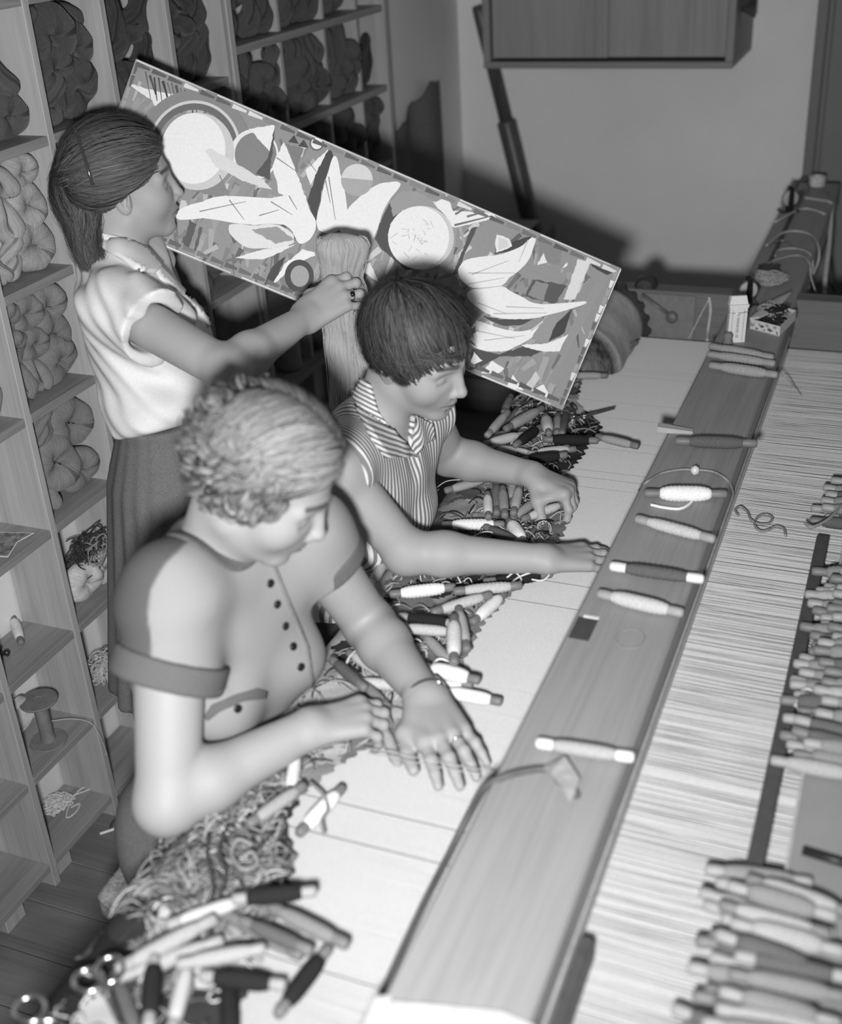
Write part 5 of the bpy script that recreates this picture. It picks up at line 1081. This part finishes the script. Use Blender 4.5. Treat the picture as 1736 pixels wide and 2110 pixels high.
# closed eyelashes of the downcast eyes
for H, W in ((H1, W1), (H2, W2), (H3, W3)):
    for sgn in (-1, 1):
        pts = np.array([(.0812, .0200, -.0072), (.0822, .0260, -.0098), (.0800, .0340, -.0108), (.0765, .0410, -.0098), (.0715, .0470, -.0066)])*np.array((1, sgn, 1)); tube('eyelashes', spline(H.w(pts), 14), np.concatenate([np.linspace(.0005, .0012, 7), np.linspace(.0012, .0005, 7)]), plain('lash_dark', .02, .8), W, 6)
# ================================================================== SMALL THINGS
def txt(name, body_, size, origin, ex, ey, mat, parent):
    c = bpy.data.curves.new(name, 'FONT'); c.body = body_; c.size = size; c.extrude = .00015; c.align_x = 'CENTER'; c.align_y = 'CENTER'
    t = bpy.data.objects.new(name+'_tmp', c); COL.objects.link(t); bpy.context.view_layer.update(); me = bpy.data.meshes.new_from_object(t.evaluated_get(bpy.context.evaluated_depsgraph_get())); bpy.data.objects.remove(t)
    ex, ey = nrm(ex), nrm(ey); ez = np.cross(ex, ey); me.transform(Matrix(((ex[0], ey[0], ez[0], origin[0]), (ex[1], ey[1], ez[1], origin[1]), (ex[2], ey[2], ez[2], origin[2]), (0, 0, 0, 1)))); me.materials.clear(); return link(name, me, mat, parent)
def onb(pts, dz=.003): return [atz(p[0], p[1], BZ1+dz if len(p) < 3 else p[2]) for p in pts]
def cord(name, pts, r, mat, label, n=60, cat='cord', group=None, k=6):
    return tag(tube(name, spline(pts, n), r, mat, None, k), label, cat, group)
Y_l = plain('yarn_pale', .48, .95, .05, .2, 300); Y_w = plain('yarn_bright', .75, .95, .05, .1, 300); Y_d = plain('yarn_deep', .07, .95, .05, .3, 300); Y_m = plain('yarn_mid', .26, .95, .05, .25, 300)
# ------------------------------------------------------------------ loose yarn ends all over the weave (uncountable)
q = np.random.default_rng(31); N_ = 1500; m = 11; t = np.linspace(0, 1, m); yy = q.uniform(.62, 3.0, N_); xe = np.array([xr(v) for v in yy])
yy[:420] = q.uniform(.86, 1.16, 420); xe[:420] = np.array([xr(v) for v in yy[:420]])
x0 = xe-.015-q.beta(1.1, 1.6, N_)*.21; x0 = np.maximum(x0, -.845); ln = q.uniform(.02, .075, N_); an = q.uniform(0, 6.28, N_); cv = q.normal(0, 2.2, N_)
A = an[:, None]+cv[:, None]*t[None]; st_ = (ln/m)[:, None]; X = x0[:, None]+np.cumsum(np.cos(A)*st_, 1); Yv = yy[:, None]+np.cumsum(np.sin(A)*st_, 1); Z = .849+q.uniform(0, .016, N_)[:, None]*np.sin(np.pi*t)[None]
edge_ = np.array([[xr(v) for v in row] for row in Yv]); X = np.where(X > edge_-.004, edge_-.004-(X-edge_)*.3, X); drop = X < -.80; Z = np.where(drop, Z-(-.80-X)*.55, Z); X = np.maximum(X, -.872)
tn = q.choice([.03, .12, .25, .4, .55, .7], N_, p=[.12, .16, .24, .2, .16, .12]); tn[:420] = q.choice([.06, .14, .2, .28, .4], 420); Vs, Fs, Ts = [], [], []
for i in range(N_):
    v, f, _ = tubegeo(np.stack([X[i], Yv[i], Z[i]], 1), q.uniform(.0009, .0019), 4, False, False); o_ = sum(len(a) for a in Vs) if False else i*m*4; Vs.append(v); Fs.append(np.array(f)+o_); Ts.append(np.full(len(v), tn[i]))
tag(fastmesh('loose_yarn_ends', np.concatenate(Vs), np.concatenate(Fs), attrmat('yarn_end', .95, .05, .25, 500, 0), None, True, np.concatenate(Ts)), 'tangle of loose yarn ends covering the woven tapestry', 'yarn ends', kind='stuff')
# single loops that can be told apart
for k, (pts, r, mt, lb) in enumerate((
    ([(1045, 1190), (1062, 1180), (1075, 1196), (1055, 1202), (1068, 1190), (1095, 1180), (1120, 1176), (1132, 1184), (1118, 1196), (1096, 1194)], .0016, Y_w, 'white yarn loop over the black bobbin below the forearm'),
    ([(712, 1373), (722, 1352), (738, 1338), (752, 1334)], .0018, Y_w, 'short white yarn end beside the dark bobbins'),
    ([(640, 1612), (668, 1640), (676, 1668), (664, 1690), (668, 1720)], .0024, Y_m, 'grey wool strand curling in front of the seated woman\'s elbow'),
    ([(905, 1008), (880, 1030), (862, 1050), (868, 1075), (850, 1100)], .0013, Y_l, 'pale yarn trailing off the weave below the striped blouse'),
    ([(960, 988), (920, 992), (890, 1015), (872, 1040)], .0012, Y_l, 'thin pale yarn curving round the bobbin heap'),
    ([(890, 1372), (905, 1358), (925, 1364), (935, 1382), (915, 1390)], .0022, Y_w, 'white yarn coil on the fat white bobbin'),
    ([(430, 1720), (428, 1770), (440, 1820), (436, 1850)], .0026, Y_d, 'dark wool strand lying on the grey weave'),
    ([(470, 1700), (452, 1750), (466, 1800), (458, 1840)], .0026, Y_d, 'second dark wool strand lying on the grey weave'),
    ([(520, 1740), (490, 1730), (478, 1760), (500, 1790), (530, 1780), (520, 1756), (500, 1765)], .0028, Y_m, 'curl of grey wool on the weave beside the elbow'),
    ([(1080, 860), (1110, 852), (1150, 850), (1180, 862), (1165, 880)], .0013, Y_l, 'thin pale yarn loops under the panel corner'))):
    cord('yarn_strand', [atz(x, y, .870+(.004 if i % 2 else 0)) for i, (x, y) in enumerate(pts)], r, mt, lb, 50, 'yarn')
# raised warp threads over the fingers
rw = [[atz(748+6*k, 1540+5*k, .862), atz(820, 1553+5*k, .885), atz(930, 1575+5*k, .892), atz(1000+2*k, 1588+4*k, .880), atz(1060, 1600+4*k, .862)] for k in range(0, 4, 2)]
for k in range(2): cord('lifted_warp_thread', rw[k], .0008, M_warp, 'white warp thread lifted over the seated woman\'s fingers', 30, 'thread', 'lifted warp threads', 5)
# ------------------------------------------------------------------ scissors
def scissors(c1, c2, tip, z, ro, label, mat, zt=None):
    a, b, e = atz(*c1, z), atz(*c2, z+.003), atz(*tip, z if zt is None else zt); s_ = empty('scissors', (a+b)/2, label, 'scissors'); pv = (a+b)/2+(e-(a+b)/2)*.30
    th = np.linspace(0, 2*np.pi, 26, endpoint=False)
    for c, o in ((a, b), (b, a)):
        u = nrm(pv-c); v = nrm(np.cross((0, 0, 1.), u)); w = np.cross(u, v); ring = c+(np.cos(th)[:, None]*u*ro*1.15+np.sin(th)[:, None]*v*ro); tube('finger_ring', ring, .0030, mat, s_, 8, closed=True); tube('shank', [c+u*ro*1.1, pv, pv+(pv-c)*.08], [.0032, .0040, .0036], mat, s_, 8)
    for k in (-1, 1):
        u = nrm(e-pv); v = nrm(np.cross((0, 0, 1.), u)); w = np.cross(u, v); L_ = np.linalg.norm(e-pv); pts = [pv-v*.0045*k*0-v*.004, pv+v*.004, pv+u*L_+v*.0006*k, pv+u*L_*.98-v*.001]
        hexa('blade', [p+w*(.0012*k-.001) for p in pts]+[p+w*(.0012*k+.001) for p in pts], mat, s_, 0)
    V, F = lathe([(0, -.003), (.0035, -.003), (.0035, .003), (.002, .004), (0, .004)], 10, (0, 0, 1), pv); mesh('pivot_screw', V, F, mat, s_)
scissors((182, 2020), (226, 1998), (262, 2150), .905, .0155, 'bright steel scissors lying on the heap of blurred bobbins', STEEL)
scissors((62, 2080), (98, 2128), (190, 2190), .885, .0165, 'pale scissors with round handles at the near end of the loom', STEEL)
scissors((1182, 862), (1206, 858), (1268, 841), .874, .0095, 'small dark scissors on the weave beside the panel corner', plain('dark_steel', .3, .3, .5, .05, 40, .9))
# ------------------------------------------------------------------ things on the beam
M_ir = plain('black_iron', .02, .3, .5, .3, 60, .3); M_whl = plain('wheel_bone', .42, .4, .4)
def pulley(px, py, size, label):
    b = atz(px, py, BZ1); p_ = empty('pulley', b, label, 'pulley'); s_ = size; fx = nrm(np.array((CA[0], CA[1], 0))); fy = np.array((-fx[1], fx[0], 0)); up = np.array((0, 0, 1.))
    bb = lambda u, v, w: b+fx*u*s_+fy*v*s_+up*w*s_
    hexa('base_plate', [bb(-.032, -.012, 0), bb(.028, -.012, 0), bb(.028, .03, 0), bb(-.032, .03, 0), bb(-.026, -.010, .006), bb(.026, -.010, .006), bb(.026, .028, .006), bb(-.026, .028, .006)], M_ir, p_, .001)
    V, F = lathe([(.004, -.005), (.020, -.006), (.024, -.0045), (.019, 0), (.024, .0045), (.020, .006), (.004, .005)], 26, -fy, bb(0, .006, .038)); V = [bb(0, .006, .038)+(v-bb(0, .006, .038))*s_ for v in np.array(V)]; mesh('wheel', V, F, M_whl, p_, True)
    for v in (-.007, .015): hexa('bracket', [bb(-.009, v, .004), bb(.010, v, .004), bb(.010, v+.003, .004), bb(-.009, v+.003, .004), bb(-.006, v, .072), bb(.007, v, .072), bb(.007, v+.003, .072), bb(-.006, v+.003, .072)], M_ir, p_, .0008)
    V, F = lathe([(.0055, -.012), (.0055, -.009), (.003, -.008), (.003, .02), (0, .02)], 12, fy, bb(0, .006, .038)); mesh('axle', V, F, STEEL, p_, True)
pulley(1542, 628, 1.0, 'small black pulley with a bone wheel on the beam beside the cigarette carton')
pulley(1628, 436, 1.1, 'small black pulley with a bone wheel near the far end of the beam')
# carton
cbx = atz(1517, 706, BZ1); ct = empty('cigarette_carton', cbx, 'white printed carton with its lid open, standing on the beam', 'carton'); fx = nrm(CA-np.array((0, 0, CA[2]))); fy = np.array((-fx[1], fx[0], 0)); up = nrm(np.array((.02, .05, 1)))
cp_ = lambda u, v, w: cbx+fx*u+fy*v+up*w
M_ct = plain('carton_white', .75, .7, .2, .03, 60)
def cbox(nm, u0, u1, v0, v1, w0, w1, mat, fl=0): hexa(nm, [cp_(u0, v0, w0), cp_(u1, v0, w0), cp_(u1, v1, w0), cp_(u0, v1, w0), cp_(u0-fl, v0, w1), cp_(u1+fl, v0, w1), cp_(u1+fl, v1, w1), cp_(u0-fl, v1, w1)], mat, ct, .0005)
cbox('body', -.021, .021, 0, .020, 0, .085, M_ct); cbox('rim', -.022, .022, -.001, .021, .085, .093, M_ct, .002)
hexa('lid', [cp_(-.022, .004, .093), cp_(.022, .004, .093), cp_(.022, .021, .093), cp_(-.022, .021, .093), cp_(-.018, .010, .112), cp_(.018, .010, .112), cp_(.020, .022, .110), cp_(-.020, .022, .110)], M_ct, ct, .0005)
M_ink = plain('print_ink', .06, .7)
for u in (-.0135, .0135): cbox('printed_line', u-.0004, u+.0004, -.0004, .0002, .004, .082, M_ink)
txt('lettering', 'ES SINNATEL ES', .0088, cp_(0.0, -.0006, .043), up*-1, fx, M_ink, ct)
V, F = [], []; th = np.linspace(0, 2*np.pi, 30, endpoint=False); tube('wire_band', np.array([cp_(.027*math.cos(a)+.004, .010+.018*math.sin(a), .076+.002*math.cos(a)) for a in th]), .0008, STEEL, ct, 5, closed=True)
# floral box with scraps
fb = [atz(1546, 678, BZ1), atz(1607, 694, BZ1), atz(1640, 660, BZ1), atz(1578, 642, BZ1)]; fbo = empty('patterned_box', sum(fb)/4, 'small open box with a floral print, full of wool scraps, on the beam', 'box'); M_fl = plain('floral_paper', .62, .7, .2, .05, 60); zz = np.array((0, 0, 1.)); ctr = sum(fb)/4
hexa('base', [p for p in fb]+[p+zz*.002 for p in fb], M_fl, fbo, 0)
for i in range(4):
    a, b = fb[i], fb[(i+1) % 4]; n_ = nrm(ctr-(a+b)/2)*.0018; hexa('side', [a, b, b+n_, a+n_, a+zz*.026, b+zz*.026, b+n_+zz*.026, a+n_+zz*.026], M_fl, fbo, 0)
a, b = fb[0], fb[1]; out = -nrm(ctr-(a+b)/2)*.0004; M_fp = plain('floral_ink', .10, .7)
for k in range(11):
    u = .06+.085*k; h = .013+.007*math.sin(k*2.3); r = .0045+.0015*math.cos(k*1.9); c = a+(b-a)*u+zz*h+out; ex = nrm(b-a); an_ = k*1.7; pts = [c+ex*r*math.cos(t_)*1.4*math.cos(an_)+zz*r*math.sin(t_)*.8+ex*r*math.sin(t_)*.5*math.sin(an_) for t_ in np.linspace(0, 6.28, 9)[:-1]]
    mesh('flower_print', pts, [tuple(range(8))], M_fp if k % 3 else plain('floral_grey', .3), fbo)
tag(tangle('wool_scraps', ctr+(0, 0, .028), (.034, .030, .020), 16, .0022, plain('scrap_dark', .03, .95, .05, .3, 200), 41), 'dark wool scraps heaped in the floral box', 'yarn'); tag(tangle('wool_scraps', ctr+(0, 0, .032), (.045, .034, .016), 5, .0009, Y_l, 42), 'thin pale threads among the dark scraps in the floral box', 'yarn')
# leaf-shaped tuft of yarn
lf = onb([(1546, 658), (1572, 636), (1600, 618), (1631, 604), (1616, 622), (1590, 644), (1565, 655)], .036); cl = sum(lf)/len(lf)
V = [p+zz*.004 for p in lf]+[p-zz*.002 for p in lf]+[cl+zz*.007]; n_ = len(lf); F = [(i, (i+1) % n_, 2*n_) for i in range(n_)]+[tuple(range(2*n_-1, n_-1, -1))]+[(i, n_+i, n_+(i+1) % n_, (i+1) % n_) for i in range(n_)]
tag(mesh('yarn_tuft', V, F, plain('tuft_yarn', .6, .95, .05, .3, 500, 0, .002), None), 'pointed leaf-shaped tuft of pale yarn beside the floral box', 'yarn')
tag(tangle('thread_clump', atz(1590, 572, BZ1+.012), (.045, .05, .011), 22, .0010, Y_l, 44, seg=90), 'clump of fine pale threads on the beam behind the pulley', 'yarn')
tag(tangle('thread_clump', atz(1585, 556, BZ1+.008), (.035, .045, .007), 8, .0016, Y_d, 45), 'clump of black threads on the beam behind the pale one', 'yarn')
# tape roll
tr = atz(1684, 381, BZ1); tp_ = empty('tape_roll', tr, 'roll of printed paper tape on the far end of the beam', 'tape roll'); R0 = .027
prof = [(R0*.62, 0), (R0, 0), (R0, .030), (R0*.62, .030)]; V, F = lathe(prof+[prof[0]], 36, (0, 0, 1), tr); F = F[:-2]; mesh('paper_roll', V, F, M_ct, tp_, False)
vd = nrm(np.array((CC[0]-tr[0], CC[1]-tr[1], 0))); 
for r_i, w_ in ((.021, 'D. REINS'), (.009, 'D. BEHAN')):
    for k, ch in enumerate(w_):
        a = (k-(len(w_)-1)/2)*.24; nv = np.array((vd[0]*math.cos(a)-vd[1]*math.sin(a), vd[0]*math.sin(a)+vd[1]*math.cos(a), 0)); ev = np.array((-nv[1], nv[0], 0))
        if ch != ' ': txt('letter', ch, .0105, tr+nv*(R0+.0003)+zz*r_i, ev, zz, M_ink, tp_)
# cords, strings and the hanging tape over the far part of the beam
for nm, pts, r, mt, lb in (
    ('white_cord', [(1598, 462, .93), (1601, 456), (1643, 434), (1666, 430), (1698, 440), (1703, 448, .93), (1699, 462, .88)], .0021, Y_w, 'white cord laid across the beam behind the first pulley'),
    ('white_cord', [(1657, 407), (1690, 412), (1712, 417), (1714, 430, .93), (1705, 470, .84)], .0021, Y_w, 'white cord laid across the beam beside the far pulley'),
    ('yarn_strand', [(1580, 506), (1610, 482), (1640, 476), (1672, 484), (1687, 505), (1688, 535, .93), (1676, 566, .88)], .0034, Y_l, 'thick pale yarn bundle looped over the beam edge'),
    ('yarn_strand', [(1598, 528), (1606, 515), (1640, 512), (1668, 522), (1676, 548, .93), (1668, 590, .86), (1664, 640, .80)], .0024, Y_l, 'pale yarn looped over the beam and hanging down its side'),
    ('yarn_strand', [(1575, 548), (1600, 535), (1645, 526), (1668, 540), (1672, 570, .92), (1685, 612, .86)], .0018, Y_l, 'thin pale yarn trailing over the beam edge'),
    ('yarn_strand', [(1638, 400), (1650, 392), (1668, 386), (1700, 392), (1717, 408), (1718, 430, .93), (1715, 470, .86)], .0022, Y_m, 'grey yarn wrapped over the beam near the tape roll'),
    ('yarn_strand', [(1668, 388), (1655, 412), (1640, 432)], .0022, Y_m, 'grey yarn running along the beam from the tape roll'),
    ('black_cable', [(1642, 384), (1652, 368), (1664, 369), (1669, 388)], .0024, Y_d, 'short black cable curled on the beam beside the tape roll'),
    ('black_cable', [(1700, 470, .92), (1708, 520, .80), (1714, 580, .70), (1722, 602, .66)], .0045, Y_d, 'black cable hanging beside the far beam end'),
    ('wire_hoop', [(1582, 520), (1592, 502), (1614, 496), (1634, 505), (1644, 515)], .0016, STEEL, 'thin wire hoop standing on the beam'),
    ('yarn_strand', [(1600, 763, .93), (1622, 780, .90), (1640, 800, .86), (1652, 815, .85)], .0013, Y_l, 'frayed yarn end trailing from the tied bobbins onto the warp'),
    ('yarn_strand', [(1500, 722), (1520, 735), (1530, 725), (1545, 740), (1560, 733), (1575, 742)], .0020, Y_m, 'yarn tied round the two far bobbins on the beam'),
    ('knotted_cord', [(1318, 1010, .90), (1330, 996), (1362, 976), (1400, 968), (1432, 968), (1470, 972), (1498, 988), (1511, 1012, .92), (1510, 1030, .88)], .0026, Y_m, 'thin cord tied across the beam through a bead'),
    ('yarn_strand', [(1342, 1040), (1370, 1046), (1402, 1048), (1424, 1036), (1430, 1020)], .0030, Y_w, 'thick white yarn end curling from the white bobbin on the beam'),
    ('dark_cable', [(1190, 1640), (1168, 1600), (1130, 1585), (1085, 1588), (1040, 1600), (1000, 1622, .942), (968, 1676, .885), (928, 1756, .850), (872, 1866, .850), (788, 2048, .850)], .0048, plain('rubber_cable', .09, .6), 'dark flex running along the near edge of the beam')):
    cord(nm, onb(pts, r+.0012), r, mt, lb, 70)
tpv = [atz(1712, 424, .945), atz(1713, 460, .90), atz(1708, 520, .83), atz(1702, 570, .77), atz(1700, 605, .73)]; P = spline(tpv, 24); V = []; 
for p in P: V += [p-CA*.0065, p+CA*.0065, p+CA*.0065+CW*.001, p-CA*.0065+CW*.001]
F = [(4*i+j, 4*i+(j+1) % 4, 4*i+4+(j+1) % 4, 4*i+4+j) for i in range(23) for j in range(4)]; tag(mesh('measuring_tape', V, F, plain('tape_cloth', .45, .8), None), 'pale measuring tape hanging over the far side of the beam', 'tape')
V, F = lathe([(0, -.008), (.006, -.007), (.010, 0), (.006, .007), (0, .008)], 14, (1, 0, 0), atz(1433, 969, BZ1+.011)); tag(mesh('bead', V, F, plain('pale_bead', .6, .3, .5), None, True), 'pale bead on the cord tied across the beam', 'bead')
w0 = atz(1392, 890, BZ1+.0); dv_ = nrm(atz(1428, 888, BZ1)-atz(1358, 884, BZ1)); nv = np.array((-dv_[1], dv_[0], 0)); L_ = .036
tag(hexa('wooden_wedge', [w0-dv_*L_-nv*.012, w0+dv_*L_-nv*.008, w0+dv_*L_+nv*.008, w0-dv_*L_+nv*.012, w0-dv_*L_-nv*.012+zz*.014, w0+dv_*L_-nv*.008+zz*.006, w0+dv_*L_+nv*.008+zz*.006, w0-dv_*L_+nv*.012+zz*.014], wood('wedge_wood', .42, 'x', .15), None, .001), 'pale wooden wedge sticking out over the beam edge', 'wedge')
V, F = lathe([(0, 0), (.012, 0), (.0135, .004), (.010, .016), (.012, .026), (.009, .032), (0, .034)], 16, (0, 0, 1), atz(1500, 712, BZ1)); tag(mesh('turned_peg', V, F, wood('knob_wood', .2, 'z'), None, True), 'turned wooden knob on the beam in front of the carton', 'knob')
# dark iron clip, crumpled leather flap and cloth wrapped round the near beam end
lp_ = onb([(1120, 1580), (1165, 1572), (1196, 1612), (1178, 1650), (1150, 1630), (1135, 1600)], .010); V = [p+zz*(.006*((i*5) % 3)) for i, p in enumerate(lp_)]; V += [p-zz*.004 for p in V]; n_ = 6; F = [tuple(range(n_)), tuple(range(2*n_-1, n_-1, -1))]+[(i, n_+i, n_+(i+1) % n_, (i+1) % n_) for i in range(n_)]
tag(mesh('leather_flap', V, F, plain('worn_leather', .30, .7, .2, .2, 60, 0, .002), None), 'crumpled grey leather flap at the end of the dark flex on the beam', 'leather')
V, F = [], []; ring = [(BX0-.006, BZ0-.006), (BX1+.006, BZ0-.006), (BX1+.007, BZ1+.004), (BX1-.03, BZ1+.006), (-.35, BZ1+.005), (-.40, BZ1+.007), (BX0+.01, BZ1+.006), (BX0-.006, BZ1+.003)]
ya, yb = float(atz(775, 2058, BZ1)[1]), float(atz(1060, 2098, BZ1)[1])
for i in range(8):
    for j, (x, z) in enumerate(ring): V.append((x, .56+(ya+(yb-ya)*(x-BX0)/(BX1-BX0)+.006*math.sin(j*2.1+1)-.56)*i/7, z+.0015*math.sin(i*1.7+j*2)))
k = len(ring)
for i in range(7):
    for j in range(k): F.append((i*k+j, i*k+(j+1) % k, (i+1)*k+(j+1) % k, (i+1)*k+j))
n0 = len(V); V += [(x*.985-.35*.015, V[7*k+j][1]+.001, min(z, BZ1) if z > BZ1 else z+.006) for j, (x, z) in enumerate(ring)]
for j in range(k): F.append((7*k+j, 7*k+(j+1) % k, n0+(j+1) % k, n0+j))
tag(mesh('wrapped_cloth', V, F, plain('wrap_linen', .5, .9, .1, .05, 50, 0, .002), None, False), 'pale cloth wrapped round the near end of the beam', 'cloth')
# strings tied to the far cheek, zigzag yarn on the bare warp
cord('tied_string', [aty(1462, 612, 3.140), aty(1465, 640, 3.132), aty(1460, 680, 3.125), atz(1458, 702, .846)], .0045, Y_l, 'pale string bundle tied to the far cheek of the loom', 30)
cord('tied_string', [aty(1462, 616, 3.136), aty(1445, 648, 3.125), atz(1420, 698, .846)], .0018, Y_l, 'thin string slanting from the knot on the far cheek', 20)
cord('yarn_strand', [atz(x, y, .8485) for x, y in ((1522, 1062), (1516, 1050), (1528, 1044), (1542, 1056), (1548, 1070), (1566, 1080), (1586, 1078), (1592, 1066), (1578, 1060), (1562, 1066), (1556, 1082), (1568, 1094), (1584, 1092), (1600, 1084), (1616, 1090), (1620, 1104))], .0026, Y_m, 'kinked dark grey yarn lying alone on the bare warp', 110, 'yarn')
cord('yarn_strand', [atz(x, y, .885) for x, y in ((1660, 1078), (1672, 1086), (1690, 1080), (1712, 1066), (1736, 1040))], .0030, Y_m, 'grey yarn tails trailing from the heap of bobbins on the warp', 40, 'yarn')
cord('yarn_strand', [atz(x, y, .885) for x, y in ((1640, 1455), (1646, 1432), (1660, 1420), (1676, 1424), (1690, 1440))], .0026, Y_l, 'pale yarn loop hanging off the tray rail', 40, 'yarn')
tag(tube('dark_stick', [atz(1655, 1752, .872), atz(1780, 1790, .872)], .006, plain('ebony', .02, .4), None, 10), 'short black stick lying on the bare part of the tray', 'stick')
th = np.linspace(0, 2*np.pi, 40, endpoint=False); sc_c = atz(1300, 1316, BZ1+.0003); tube('stain_ring', sc_c+np.stack([.021*np.cos(th), .026*np.sin(th), 0*th], 1), .0012, wood('stain_wood', .33, 'y'), LM, 4, closed=True, flat=.15)
# ------------------------------------------------------------------ floor scraps and the woven cushion on the bench
cord('thread_scrap', [atz(x, y, .004) for x, y in ((266, 1668), (248, 1680), (232, 1695), (228, 1706))], .0035, Y_d, 'short dark thread lying on the floorboards', 24, 'thread')
cord('paper_strip', [atz(x, y, .003) for x, y in ((206, 1718), (236, 1708))], .0035, Y_w, 'thin white strip lying on the floorboards', 10, 'scrap')
def fcu(P):
    c = np.array((-1.0, 1.30, .505), f32); q = np.abs(P-c)-np.array((.10, .17, .014), f32); d = np.sqrt((np.maximum(q, 0)**2).sum(1))+np.minimum(q.max(1), 0)-.017
    return d+.0016*np.sin(P[:, 1]*420+P[:, 2]*90)*np.sin(P[:, 0]*300+P[:, 2]*300)
cu = empty('woven_cushion', (-1.0, 1.30, .475), 'woven straw seat cushion on the bench under the curly-haired woman', 'cushion'); V, F = nets(fcu, (-1.14, 1.10, .46), (-.86, 1.50, .56), .0045); fastmesh('pad', V, F, plain('woven_straw', .24, .9, .1, .4, 260, 0, .002), cu)
